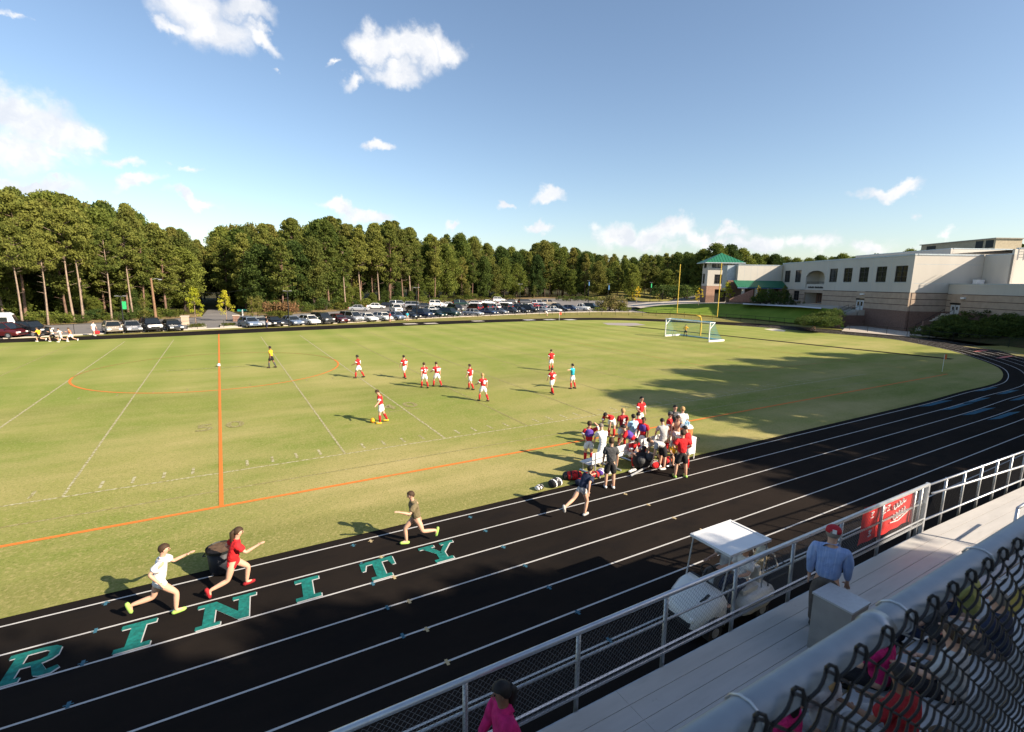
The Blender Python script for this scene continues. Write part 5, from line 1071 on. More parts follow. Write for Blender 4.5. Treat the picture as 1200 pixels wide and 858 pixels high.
    if bib is not None:
        vs = [(sc(waist-U*.02), (.172*k, .140*k)), (sc(waist+U*.10), (.188*k, .148*k)), (sc(chest+U*.04), (.205*k, .150*k)), (sc(chest+U*.13), .12*k)]; skin_obj('bib', vs, [(0, 1), (1, 2), (2, 3)], bib, root)
    if shorts is not None:
        g = .022*k; fr = {'short': .82, 'long': 1.0, 'brief': .45, 'knee': 1.0}[leg]
        vs = [(sc(pel+U*.12), (.122*k*wide+g*.6, .102*k*wide+g*.6)), (sc(pel-V((0, 0, .02))), (.135*k*wide+g, .115*k*wide+g))]; ed = [(0, 1)]
        for s, nm in ((-1, 'l'), (1, 'r')):
            b = len(vs); hp, kn, an = hip[s], J[nm+'k'], J[nm+'a']; vs += [(sc(hp-V((0, 0, .03))), .098*k*wide+g), (sc(hp.lerp(kn, fr)), (.072 if leg != 'long' else .062)*k*wide+g*1.3)]; ed += [(1, b), (b, b+1)]
            if leg == 'long': vs += [(sc(kn.lerp(an, .5)), .056*k+g), (sc(an), .052*k+g*.6)]; ed += [(b+1, b+2), (b+2, b+3)]
        skin_obj('trousers' if leg == 'long' else 'shorts', vs, ed, shorts, root, 2 if detail else 1)
    for nm in 'lr':
        kn, an, he, to = J[nm+'k'], J[nm+'a'], J[nm+'h'], J[nm+'t']
        if sock is not None and leg != 'long': t_ = MB(); hi = .12 if sock is not M_blackc else .7; t_.loft([sc(kn.lerp(an, hi)), sc(kn.lerp(an, max(hi, .38))), sc(kn.lerp(an, .97))], [.060*k, .066*k if hi < .3 else .05*k, .046*k], 8); t_.build('sock', sock, root, True)
        t_ = MB(); f_ = (to-he).normalized(); t_.loft([sc(he-f_*.05), sc(he-f_*.01), sc(he.lerp(to, .45)), sc(to), sc(to+f_*.035)], [.03*k, .048*k, .049*k, .043*k, .02*k], 8); t_.build('shoe', shoe, root, True)
    # hair or hat, face
    Hx, Hz = X, Hd; Hy = Hz.cross(Hx).normalized(); c0 = sc(hc+Hd*.018)
    def hp3(x, y, z, r=1): return c0+(Hx*x+Hy*y+Hz*z)*k
    if hair is not None:
        t_ = MB(); nu, nv = 14, 9; vs = []; fs = []; 
        for j in range(nv+1):
            th = .02+(PI*.60)*j/nv
            for i in range(nu):
                a = 2*PI*i/nu; fy = math.sin(a); lim = th*(.62 if fy > .2 else (.85 if fy > -.2 else 1.12))
                r_ = .112+.008*noise.noise(V((i*1.3, j*1.1, loc[0]))); vs.append(hp3(math.sin(lim)*math.cos(a)*r_*.90, math.sin(lim)*fy*r_*1.03-.004, math.cos(lim)*r_+.004))
        for j in range(nv):
            for i in range(nu): fs.append((j*nu+i, (j+1)*nu+i, (j+1)*nu+(i+1) % nu, j*nu+(i+1) % nu))
        fs.append(tuple(range(nu))); t_.add(vs, fs)
        if hairlen: t_.loft([hp3(0, -.085, .03), hp3(0, -.13, -.03), hp3(0, -.12, -.12-hairlen*.5), hp3(0, -.10, -.14-hairlen)], [.05*k, .06*k, .045*k, .02*k], 8)
        t_.build('hair', hair, root, True)
    if hat is not None:
        t_ = MB(); pts = [hp3(0, -.005, z) for z in (.015, .055, .09, .118, .126)]; t_.loft(pts, [.110*k, .108*k, .092*k, .052*k, .012*k], 14)
        t_.loft([hp3(0, .06, .03), hp3(0, .12, .028), hp3(0, .19, .015)], [.085*k, .08*k, .05*k], 10, sx=1) if False else t_.add([hp3(-.075, .085, .03), hp3(.075, .085, .03), hp3(.06, .175, .012), hp3(0, .195, .010), hp3(-.06, .175, .012), hp3(-.075, .085, .018), hp3(.075, .085, .018), hp3(.06, .175, .002), hp3(0, .195, 0), hp3(-.06, .175, .002)], [(0, 1, 2, 3, 4), (9, 8, 7, 6, 5), (0, 5, 6, 1), (1, 6, 7, 2), (2, 7, 8, 3), (3, 8, 9, 4), (4, 9, 5, 0)])
        ho = t_.build('cap', hat, root, True)
        if detail: t_ = MB(); t_.obox(hp3(.02, -.112, .055), (Hx, Hy, Hz), (.028*k, .006*k, .03*k)); t_.build('cap_patch', M_wcloth, ho)
    t_ = MB()
    for s in (-1, 1): t_.ball(hp3(s*.033, .086, .002), .0125*k, None, 6, 4)
    t_.build('eyes', M_eye, root, True)
    t_ = MB(); t_.add([hp3(0, .092, .012), hp3(-.017, .092, -.030), hp3(.017, .092, -.030), hp3(0, .125, -.028)], [(0, 1, 3), (1, 2, 3), (0, 3, 2)])
    for s in (-1, 1): t_.ball(hp3(s*.088, .0, -.012), .028*k, None, 6, 5, (.4, .75, 1.1))
    t_.build('nose_and_ears', skin, root, True)
    t_ = MB(); t_.obox(hp3(0, .094, -.055), (Hx, Hy, Hz), (.024*k, .005*k, .006*k)); t_.build('mouth', M_lip, root)
    root['_k'] = k
    return root
NUMS = []
def kid(px, py, face, pose, num, label, z=0, **kw):
    return person(G(px, py), face, label, pose, kw.pop('h', 1.78), number=num, trim=M_wcloth, **kw)
kid(420.5, 443, 150, 'stride', '2', 'player in red and white with dark hair, leftmost of the far field players', hair=M_hbk, skin=M_skin2)
kid(474, 443.5, 110, 'walk', '8', 'player in red shirt with dark hair just behind the leftmost far player', hair=M_hbk)
kid(497.5, 454.5, 95, 'walk2', '2', 'player in red walking shoulder to shoulder, left one of the close pair')
kid(512, 453.2, 105, 'stride', '10', 'player in red walking shoulder to shoulder, right one of the close pair')
kid(551, 456.6, 130, 'walk', '5', 'player in red shirt between the close pair and the blond player', hair=M_hbr)
kid(566, 470.3, 100, 'stride', '8', 'blond player in red striding with wide legs', hair=M_hbl)
kid(447, 495.5, 165, 'kick', None, 'red shirted player leaning over the yellow ball', hair=M_hbr, shoe=M_yelc)
kid(646.5, 461.8, 95, 'walk', '4', 'player in red number four beside the teal shirted player', h=1.8)
kid(645.5, 434.5, 80, 'stand', None, 'player in red standing furthest away, above number four', h=1.8)
person(G(670.5, 455.6), 120, 'player in a teal training shirt pointing to the left', 'point', 1.78, shirt=M_teals, hair=M_hbk)
person(G(318.5, 431.2), 150, 'referee in a yellow shirt and black shorts', 'walk2', 1.82, shirt=M_yelc, shorts=M_blackc, sock=M_dgrey, hair=M_hbk, skin=M_skin2)
person(G(803, 394.8), 215, 'goalkeeper in a yellow shirt standing in the goal', 'akimbo', 1.75, shirt=M_yelc, shorts=M_blackc, sock=M_dgrey, hair=M_hbr)
# far runners and walkers
person(G(47, 400.5), 175, 'runner in a yellow top on the far track', 'run', 1.7, shirt=M_yelc, shorts=M_blackc, sock=None, shoe=M_wpaint)
person(G(63, 400.2), 175, 'runner in a white top beside the yellow topped runner', 'run2', 1.7, shirt=M_wcloth, shorts=M_blackc, sock=None, shoe=M_wpaint)
person(G(72, 401.2), 175, 'runner in a grey top between the white and orange topped runners', 'run', 1.7, shirt=M_lgrey, shorts=M_lgrey, sock=None, shoe=M_wpaint)
person(G(84, 400.3), 175, 'runner in an orange top at the back of the far group', 'run2', 1.7, shirt=M_orng, shorts=M_wcloth, sock=None, shoe=M_wpaint)
person(G(110.5, 393.6), 330, 'walker in white with a red bag on the far side of the track', 'walk', 1.75, shirt=M_wcloth, shorts=M_wcloth, sock=None, shoe=M_wpaint, hair=M_hbr)
person(G(312.5, 384.2), 30, 'person in dark clothes standing between two parked cars on the left', 'stand', 1.75, shirt=M_blackc, shorts=M_navy, leg='long', sock=None)
person(G(457, 377.6), 200, 'person in a red top standing before a white car', 'stand', 1.7, shirt=M_red, shorts=M_lgrey, sock=None)
person(G(477.5, 376.8), 260, 'person in a turquoise top standing on the kerb', 'stand', 1.75, shirt=M_teals, shorts=M_lgrey, sock=None)
person(G(641, 370.6), 180, 'person in white bending on the grass verge by the cars', 'bend', 1.6, shirt=M_wcloth, shorts=M_wcloth, sock=None)
person(G(953.5, 386.2), 300, 'small figure in white walking on the path under the shaded bank', 'walk', 1.65, shirt=M_wcloth, shorts=M_blackc, sock=None, hair=M_hbk)
b = G(113.6, 393.2); o = empty('holdall', b, 0, 'red bag beside the walker on the far side of the track', 'bag'); t_ = MB(); t_.loft([(-.3, 0, .35), (-.25, 0, .35), (.25, 0, .35), (.3, 0, .35)], [.12, .2, .2, .12], 10); t_.build('body', M_red, o, True); t_ = MB(); t_.loft([(-.18, 0, .5), (0, 0, .75), (.18, 0, .5)], [.02]*3, 5); t_.build('strap', M_red, o)

# bench group
def bp(px, py, z=0): return G(px, py, z)
person(bp(689, 542.5), 60, 'player with a purple bib over red, hand shading his eyes, left of the bench', 'shade', 1.78, bib=M_purple, trim=M_wcloth)
person(V((13.35, 14.75, 0)), 75, 'man in a loose white shirt and trousers leaning behind the left bench end', 'foot', 1.76, shirt=M_wcloth, shorts=M_wcloth, sock=None, leg='long', hair=M_hgr)
person(bp(714, 571.5), 60, 'coach in a grey tee shirt and black shorts on the track edge by the bench', 'stand', 1.86, shirt=M_dgrey, shorts=M_blackc, sock=None, shoe=M_wpaint, leg='knee', hair=M_hbr, detail=True)
person(bp(716, 512.5), 200, 'player in red bending right over behind the bench', 'bend', 1.78, trim=M_wcloth, hair=M_hbk)
person(bp(728, 524), 75, 'blond player in dark red standing behind the middle of the bench', 'stand', 1.8, shirt=M_dred, hair=M_hbl, number='5')
person(bp(749, 505), 270, 'player in red holding a white ball, furthest behind the bench', 'hold', 1.78, trim=M_wcloth, hair=M_hbk)
person(bp(740, 530), 80, 'dark haired person in a pale blue top amid the players', 'stand', 1.72, shirt=M_sky, hair=M_hbk)
person(bp(747, 529), 60, 'player in red and white just right of the pale blue top', 'foot', 1.75, trim=M_wcloth, hair=M_hbk)
person(bp(752, 534), 200, 'player in a red vest with a dark bib at the centre of the crowd', 'stand', 1.72, bib=M_purple, hair=M_hbr, skin=M_skin2)
person(bp(742.5, 540.5), 130, 'player with purple bib leaning forward over the bench', 'bendrun', 1.75, shirt=M_red, bib=M_purple, hair=M_hbk)
person(V((14.55, 14.42, 0)), 262, 'player in red sitting on the left bench', 'sitlean', 1.72, trim=M_wcloth, hair=M_hbk)
person(bp(782, 529), 300, 'person in dark cap and red stripes between the benches and the cooler', 'stand', 1.8, trim=M_wcloth, hair=M_hbr, hat=M_dgrey)
person(bp(788, 520), 250, 'dark haired adult half hidden behind the grey capped player', 'stand', 1.85, shirt=M_dgrey, shorts=M_blackc, hair=M_hbk, sock=None)
person(bp(776, 538), 70, 'boy in a light grey tee shirt behind the right bench', 'foot', 1.75, shirt=M_lgrey, shorts=M_lgrey, sock=None, hair=M_hbk)
person(bp(791, 531), 225, 'bare chested player in white shorts pulling off a shirt', 'foot', 1.8, shirt=None, hair=M_hbr)
person(bp(797, 523), 60, 'tall blond person in white on the far right of the group', 'stand', 1.86, shirt=M_wcloth, shorts=M_wcloth, sock=None, hair=M_hbl)
person(bp(775, 549), 170, 'man in grey bending over the right bench', 'bend', 1.78, shirt=M_lgrey, shorts=M_blackc, sock=None, shoe=M_wpaint, leg='knee', hair=M_hbr)
person(bp(797, 559), 65, 'coach in a red tee shirt and black shorts on the track edge', 'akimbo', 1.86, shirt=M_red, shorts=M_blackc, sock=M_blackc, shoe=M_lime, leg='knee', hair=M_hbr, detail=True)
person(bp(806, 549), 120, 'player in red and white behind the red shirted coach', 'foot', 1.78, trim=M_wcloth, hair=M_hbk)
person(bp(787, 546), 250, 'small child in yellow beside the red shirted coach', 'sit', 1.25, shirt=M_yelc, shorts=M_blackc, hair=M_hbk, sock=None)
# spare shirt on the ball player: mistakes kept out
def bench(x0, y0, x1, y1, label):
    a, b_ = V((x0, y0, 0)), V((x1, y1, 0)); t = (b_-a).normalized(); n = V((-t.y, t.x, 0)); L_ = (b_-a).length; c = (a+b_)/2
    o = empty('team_bench', (0, 0, 0), 0, label, 'bench', 'team benches')
    s = MB(); s.obox(c+n*.20+Z3*.44, (t, n, Z3), (L_/2, .13, .02)); s.obox(c-n*.08+Z3*.44, (t, n, Z3), (L_/2, .13, .02)); s.build('seat', M_alu2, o)
    s = MB(); s.obox(c-n*.30+Z3*.80, (t, n, Z3), (L_/2, .02, .12)); s.obox(c-n*.30+Z3*.56, (t, n, Z3), (L_/2, .02, .07)); s.build('backrest', M_alu2, o)
    for i in range(3):
        p = a.lerp(b_, (.06, .5, .94)[i]); s = MB(); s.tube(p-n*.33, p-n*.33+Z3*.92, .028, 6); s.tube(p+n*.3, p+n*.3+Z3*.43, .028, 6); s.tube(p-n*.6+Z3*.04, p+n*.45+Z3*.04, .035, 6); s.tube(p-n*.33+Z3*.41, p+n*.3+Z3*.41, .025, 6); s.build('leg', M_steel, o)
    return o
M_alu2 = mat('white_bench_plank', (.70, .69, .66), .5)
bench(12.2, 14.35, 14.95, 14.75, 'left white plank team bench with a low backrest'); bench(15.15, 14.78, 17.3, 15.1, 'right white plank team bench with bags at its foot')
def bag(px, py, m, m2, L_, r, label, rz=0):
    o = empty('kit_bag', G(px, py), rz, label, 'bag'); s = MB(); s.loft([(-L_/2, 0, r), (-L_*.42, 0, r), (0, .02, r*1.06), (L_*.42, 0, r), (L_/2, 0, r)], [r*.6, r*.95, r*1.02, r*.95, r*.6], 12); s.build('body', m, o, True)
    s = MB(); s.loft([(-L_*.2, -r*.7, r*1.3), (0, -r*.4, r*2.2), (L_*.2, -r*.7, r*1.3)], [.018]*3, 5); s.build('strap', m2, o)
    s = MB()
    for t in (-.25, .25): s.loft([(L_*t-.03, 0, r*1.02), (L_*t+.03, 0, r*1.02)], [r*1.05]*2, 12)
    s.build('band', m2, o); o.scale = (.85, .95, .72); return o
bag(632, 574, M_wcloth, M_blackc, .35, .12, 'small white and black boot bag, leftmost on the grass', .3); bag(651, 570, M_blackc, M_wcloth, .6, .2, 'black holdall with white band left of the bench', .2)
bag(673, 562, M_red, M_blackc, .65, .22, 'red and black backpack lying at the left bench end', -.5); bag(683, 567, M_navy, M_red, .8, .17, 'dark kit bag with red straps in the pile by the bench', .3); bag(693, 560, M_dred, M_blackc, .7, .17, 'dark red kit bag on the pile before the bench', -.2); bag(704, 556, M_purple, M_wcloth, .45, .15, 'purple bag under the left bench', .6)
bag(712, 555, M_wcloth, M_lgrey, .45, .16, 'white bag under the left bench beside the grey coach', 1); bag(741, 553, M_wcloth, M_lgrey, .5, .07, 'flat white towel roll on the grass at the track edge', .2)
bag(780, 543, M_red, M_dred, .55, .18, 'bright red bag between the right bench and the red coach', .1); bag(767, 548, M_red, M_wcloth, .4, .2, 'red and white bag beside the black ball sack', 1.2)
bag(664, 561, M_blackc, M_dgrey, .5, .16, 'black bag behind the red backpack', .9)
o = empty('ball_sack', G(752, 549), 0, 'big black ball sack slumped in front of the right bench', 'sack'); s = MB(); s.ball((0, 0, .36), .40, None, 16, 10, (1.15, .8, .9)); s.build('body', M_blackc, o, True)
for q in ((-.25, -.2, .45), (.1, -.28, .55), (.3, -.1, .35)): s = MB(); s.ball(q, .16, None, 10, 7); s.build('bulge', M_dgrey, o, True)
s = MB(); s.loft([(0, 0, .66), (.05, 0, .8), (.12, .05, .86)], [.12, .06, .1], 8); s.build('neck', M_blackc, o, True)
cl = G(811, 541); o = empty('drinks_cooler', cl+V((.1, .5, 0)), 0, 'orange drinks cooler on a white stand topped with cups', 'cooler'); s = MB(); s.loft([(0, 0, .95), (0, 0, 1.35)], [.24, .26], 16); s.build('barrel', M_orng, o); s = MB(); s.loft([(0, 0, 1.35), (0, 0, 1.45)], [.28, .22], 16); s.build('lid', M_wpaint, o)
s = MB(); s.box(-.32, -.3, .88, .32, .3, .945)
for x in (-.28, .28):
    for y in (-.26, .26): s.tube((x, y, 0), (x, y, .88), .025, 6)
s.build('stand', M_wpaint, o); s = MB(); s.box(-.29, -.31, .25, .29, -.29, .88); s.build('white_panel', M_wcloth, o)
for q in ((-.08, 0, 1.45), (.08, .05, 1.45), (0, -.1, 1.45)): s = MB(); s.loft([q, V(q)+V((0, 0, .16))], [.035, .045], 8); s.build('cup', M_sky, o)
s = MB(); s.loft([cl+V((.4+.45*math.cos(a)+.1, .5+.2*math.sin(a), 1.0+.02*math.sin(3*a)-.25)) for a in [i*PI/8 for i in range(17)]], [.015]*17, 5); tag(s.build('hoop', M_dark), 'thin dark hoop sticking out beside the drinks cooler', 'hoop')
# spare post between the benches
s = MB(); s.tube(G(785, 547), G(785, 547)+Z3*1.1, .03, 8); s.tube(G(785, 547)+V((-.2, 0, .05)), G(785, 547)+V((.2, 0, .05)), .03, 6); tag(s.build('metal_stand', M_steel), 'pale metal stand upright beside the right bench', 'stand')
s = MB(); s.tube(V((13.6, 13.35, .05)), V((15.0, 13.7, .12)), .04, 8); tag(s.build('metal_pole', M_steel), 'short pale metal pole lying on the grass before the bench', 'pole')

# runners on the near track
person(V((-1.15, 12.35, 0)), 0, 'runner in a white top and white shorts on the inner lanes', 'run', 1.75, shirt=M_wcloth, shorts=M_wcloth, sock=None, leg='brief', shoe=M_lime, hair=M_hbr, detail=True)
person(V((.25, 12.55, 0)), 0, 'runner in red passing behind the rubbish barrel', 'run2', 1.72, shirt=M_red, shorts=M_red, sock=None, leg='brief', shoe=M_dred, hair=M_hbr, hairlen=.2, detail=True)
person(V((4.75, 12.55, 0)), 180, 'runner in a green top over the last letter on the track', 'run', 1.72, shirt=mat('mossy_cloth', (.16, .13, .07), .85), shorts=mat('tan_shorts', (.35, .20, .14), .8), sock=None, leg='brief', shoe=M_lime, hair=M_hbr, detail=True)
person(V((9.95, 11.75, 0)), 12, 'runner in grey leaning forward past the kit bags', 'lunge', 1.72, shirt=M_navy, shorts=M_lgrey, sock=None, leg='brief', shoe=M_lgrey, hair=M_hbk, detail=True)
bl = empty('rubbish_barrel', (.0, 13.62, -.0), 0, 'round black open rubbish barrel on the grass beside the inner lane', 'barrel')
s = MB(); s.loft([(0, 0, 0), (0, 0, .05), (0, 0, .62)], [.25, .27, .31], 22, cap=True); s.build('body', mat('black_barrel', (.014, .016, .022), .5), bl, True)
s = MB(); s.loft([(0, 0, .58), (0, 0, .65)], [.33, .33], 22, cap=False); s.loft([(0, 0, .65), (0, 0, .58)], [.33, .30], 22, cap=False); s.build('rim', M_dark, bl); s = MB(); s.poly([(math.cos(i*PI/8)*.305, math.sin(i*PI/8)*.305, .622) for i in range(16)]); s.build('rubbish', mat('rubbish', (.10, .06, .035), .9, 0, .5, 9), bl)
for a in (0, PI): s = MB(); s.loft([(math.cos(a)*.33, math.sin(a)*.33-.08, .52), (math.cos(a)*.39, math.sin(a)*.39, .49), (math.cos(a)*.33, math.sin(a)*.33+.08, .52)], [.015]*3, 6); s.build('handle', M_dark, bl)

# ------------------------------------------------------------------ golf cart
gc = empty('golf_cart', (0, 0, 0), 0, 'white golf cart with a flat white roof parked behind the chain link fence', 'golf cart')
CX0, CY0 = 8.35, 6.4      # nose at x = 8.35, going +x to the tail
def cp_(x, y, z): return V((CX0+x, CY0+y, z))
M_cart = mat('cart_body_white', (.62, .62, .60), .35, 0, .05, 2, .4, 0, .3)
sec = [(0, .30, .30, .42), (.10, .42, .26, .60), (.35, .52, .24, .78), (.60, .55, .24, .92), (.80, .55, .26, .94), (.86, .52, .28, .80)]
s = MB(); vs = []
for x, w, z0, z1 in sec: vs += [cp_(x, -w, z0), cp_(x, -w, z1-.14), cp_(x, -w*.78, z1), cp_(x, w*.78, z1), cp_(x, w, z1-.14), cp_(x, w, z0)]
s.add(vs, [(i*6+k, i*6+(k+1) % 6, (i+1)*6+(k+1) % 6, (i+1)*6+k) for i in range(len(sec)-1) for k in range(6)]+[(5, 4, 3, 2, 1, 0), tuple(30+i for i in range(6))]); s.build('front_body', M_cart, gc, True)
s = MB(); s.box(CX0+.83, CY0-.52, .22, CX0+1.45, CY0+.52, .28); s.build('floor', M_rubber, gc)
s = MB(); vs = []
for x, w, z0, z1 in ((1.40, .56, .26, .58), (1.6, .60, .26, .66), (2.2, .60, .28, .68), (2.5, .55, .34, .60)): vs += [cp_(x, -w, z0), cp_(x, -w, z1-.08), cp_(x, -w*.85, z1), cp_(x, w*.85, z1), cp_(x, w, z1-.08), cp_(x, w, z0)]
s.add(vs, [(i*6+k, i*6+(k+1) % 6, (i+1)*6+(k+1) % 6, (i+1)*6+k) for i in range(3) for k in range(6)]+[(5, 4, 3, 2, 1, 0), tuple(18+i for i in range(6))]); s.build('rear_body', M_cart, gc, True)
s = MB(); s.box(CX0+.865, CY0-.46, .74, CX0+.93, CY0+.46, .90); s.build('dashboard', M_dark, gc)
for y in (-.54, .54): s = MB(); s.loft([cp_(.45+.30*math.cos(a), y, .22+.30*math.sin(a)) for a in [i*PI/8 for i in range(9)]], [.03]*9, 6); s.build('wheel_arch', M_dark, gc)
s = MB(); s.box(CX0-.03, CY0-.3, .32, CX0+.02, CY0+.3, .40); s.build('bumper', M_dark, gc)
s = MB(); s.box(CX0+1.42, CY0-.5, .70, CX0+1.92, CY0+.5, .80); s.build('seat', M_cream, gc); s = MB(); s.obox(cp_(1.98, 0, 1.02), (V((.97, 0, .25)), V((0, 1, 0)), V((-.25, 0, .97))), (.05, .48, .2)); s.build('backrest', M_cream, gc)
s = MB(); zt = 1.80; s.box(CX0+.82, CY0-.52, zt-.035, CX0+2.22, CY0+.52, zt)
for (x0, y0, x1, y1) in ((.82, -.52, 2.22, -.47), (.82, .47, 2.22, .52), (.82, -.468, .87, .468), (2.17, -.468, 2.22, .468)): s.box(CX0+x0, CY0+y0, zt+.001, CX0+x1, CY0+y1, zt+.022)
s.build('roof', mat('cart_roof_white', (.74, .74, .73), .3, 0, .04, 1.5, .4), gc)
for y in (-.48, .48):
    s = MB(); s.loft([cp_(.72, y*.95, .88), cp_(.90, y, zt-.03)], [.017, .017], 8); s.build('front_strut', M_steel, gc)
    s = MB(); s.loft([cp_(2.08, y, .64), cp_(2.12, y, zt-.03)], [.017, .017], 8); s.build('rear_strut', M_steel, gc)
for x in (.45, 2.05):
    for y in (-.50, .50):
        s = MB(); s.tube(cp_(x, y-.09, .22), cp_(x, y+.09, .22), .22, 16); w_ = s.build('wheel', M_rubber, gc); s = MB(); s.tube(cp_(x, y-.095, .22), cp_(x, y+.095, .22), .11, 12); s.build('hub', M_gal, w_)
s = MB(); s.loft([cp_(.95, .22, .8), cp_(1.12, .22, 1.02)], [.02, .02], 6); ring = [cp_(1.13, .22, 1.02)+V((-.55, 0, .83))*.0+V((.13*math.sin(a)*.7, .16*math.cos(a), .13*math.sin(a)*.6)) for a in [i*PI/8 for i in range(17)]]; s.loft(ring, [.015]*17, 6); s.build('steering_wheel', M_dark, gc)
s = MB()
for y in (-.3, .3): s.ball(cp_(.06, y, .46), .06, None, 8, 6)
s.build('headlight', M_lampw, gc)
s = MB(); s.box(CX0+.30, CY0-.30, .80, CX0+.62, CY0-.24, .815) if False else s.obox(cp_(.42, -.3, .84), (V((.9, 0, .3)), V((0, 1, 0)), Z3), (.14, .03, .01)); s.build('bonnet_slot', M_dark, gc)
rk = MB()
for i in range(9): rk.tube(cp_(2.3+.09*i, -.5, .78), cp_(2.3+.09*i, .5, .78), .008, 5)
for y in (-.5, -.25, 0, .25, .5): rk.tube(cp_(2.28, y, .775), cp_(3.05, y, .775), .014, 6)
for y in (-.5, .5): rk.tube(cp_(2.28, y, 1.0), cp_(3.05, y, .95), .014, 6); rk.tube(cp_(3.05, y, .78), cp_(3.05, y, .95), .012, 6); rk.tube(cp_(2.3, y, .6), cp_(2.3, y, 1.0), .014, 6)
rk.tube(cp_(3.05, -.5, .95), cp_(3.05, .5, .95), .014, 6); rk.build('rear_rack', M_dark, gc)
s = MB(); s.loft([cp_(2.15, -.2, 1.05), cp_(2.4, -.3, 1.35), cp_(2.75, -.3, 1.2), cp_(2.95, -.3, .85)], [.018]*4, 7); s.loft([cp_(2.15, .2, 1.05), cp_(2.4, .3, 1.35), cp_(2.75, .3, 1.2), cp_(2.95, .3, .85)], [.018]*4, 7); s.build('grab_rail', M_steel, gc)
dv = person(cp_(1.72, .18, .36), 180, 'driver in a pale shirt seated under the golf cart roof', 'drive', 1.72, shirt=M_lgrey, shorts=M_khaki, leg='long', sock=None, hair=M_hgr, detail=True)
bg2 = person(cp_(1.72, -.24, .36), 180, 'passenger in dark trousers seated nearest the fence in the golf cart', 'drive', 1.70, shirt=M_wcloth, shorts=M_navy, leg='long', sock=None, hair=M_hgr, hat=M_wcloth, detail=True)
o = empty('golf_bag', cp_(2.62, -.05, .80), 0, 'gold and silver wrapped bundle strapped to the back of the golf cart', 'bundle'); s = MB(); s.loft([(-.15, -.1, .06), (-.05, -.05, .25), (.1, .0, .35), (.2, .1, .2)], [.10, .17, .16, .07], 10); s.build('wrap', mat('foil_wrap', (.45, .38, .25), .3, .5, .3, 9), o, True); s = MB(); s.loft([(-.15, -.28, .1), (.0, -.2, .45), (.2, -.1, .3)], [.012]*3, 5); s.build('strap', M_blackc, o)

# ------------------------------------------------------------------ grandstand
gs = empty('grandstand', (0, 0, 0), 0, 'aluminium grandstand walkway, ramp and bleacher rows beside the track', 'grandstand')
DZ = 2.12
def zdeck(x): return DZ if x < 13.3 else DZ-(x-13.3)*.036
for i in range(6):                               # five visible boards
    y1 = 4.16-i*.245; y0 = y1-.238
    b = MB(); xs = [-6, 0, 4.5, 9.0, 13.3, 20, 34]
    for xa, xb in zip(xs, xs[1:]):
        g0 = .004
        b.add([(xa+g0, y0, zdeck(xa)), (xb, y0, zdeck(xb)), (xb, y1, zdeck(xb)), (xa+g0, y1, zdeck(xa)), (xa+g0, y0, zdeck(xa)-.05), (xb, y0, zdeck(xb)-.05), (xb, y1, zdeck(xb)-.05), (xa+g0, y1, zdeck(xa)-.05)], [(0, 1, 2, 3), (7, 6, 5, 4), (0, 4, 5, 1), (1, 5, 6, 2), (2, 6, 7, 3), (3, 7, 4, 0)])
    b.build('deck_plank', M_alu, gs)
rb = MB()
b = MB(); b.box(-6, 4.165, DZ-.45, 13.3, 4.19, DZ-.02); b.build('fascia', M_gal, gs)
for r_i in range(4):
    yb = 2.66-r_i*.62; zt_ = DZ+.28*(r_i)
    if r_i: 
        for q in range(2): b = MB(); b.box(-6, yb-.02-.26*(q)-.24, zt_-.05, 15, yb-.02-.26*q, zt_); b.build('foot_plank', M_alu, gs)
        b = MB(); b.box(-6, yb, zt_-.28, 15, yb+.02, zt_-.06); b.build('riser', M_gal, gs)
    b = MB(); b.box(-6, yb-.46, zt_+.40, 15, yb-.21, zt_+.44); b.build('seat_plank', mat('seat_plank_grey', (.36, .36, .36), .55), gs)
for x in (-4, -.5, 3, 6.5, 10, 13.2):
    b = MB(); b.box(x-.04, 3.9, -.03, x+.04, 4.0, DZ-.06); b.box(x-.04, 1.0, -.03, x+.04, 1.1, DZ+.2); b.box(x-.03, .4, DZ-.18, x+.03, 4.0, DZ-.06); b.build('support_frame', M_gal, gs)
for x in (16, 19, 23, 28): b = MB(); b.box(x-.04, 3.9, -.03, x+.04, 4.0, zdeck(x)-.06); b.box(x-.04, 2.8, -.03, x+.04, 2.9, zdeck(x)-.06); b.build('support_frame', M_gal, gs)
bx = empty('metal_cabinet', (0, 0, 0), 0, 'plain grey box cabinet at the inner edge of the walkway', 'cabinet')
b = MB(); b.box(7.50, 2.90, DZ+.002, 7.95, 3.41, 2.97); b.build('casing', mat('cabinet_grey', (.30, .29, .27), .6, .1, .1, 4), bx); b = MB(); b.box(7.485, 2.885, 2.972, 7.965, 3.425, 3.0); b.build('top_panel', mat('cabinet_top', (.46, .47, .48), .5, .1, .06, 20), bx)

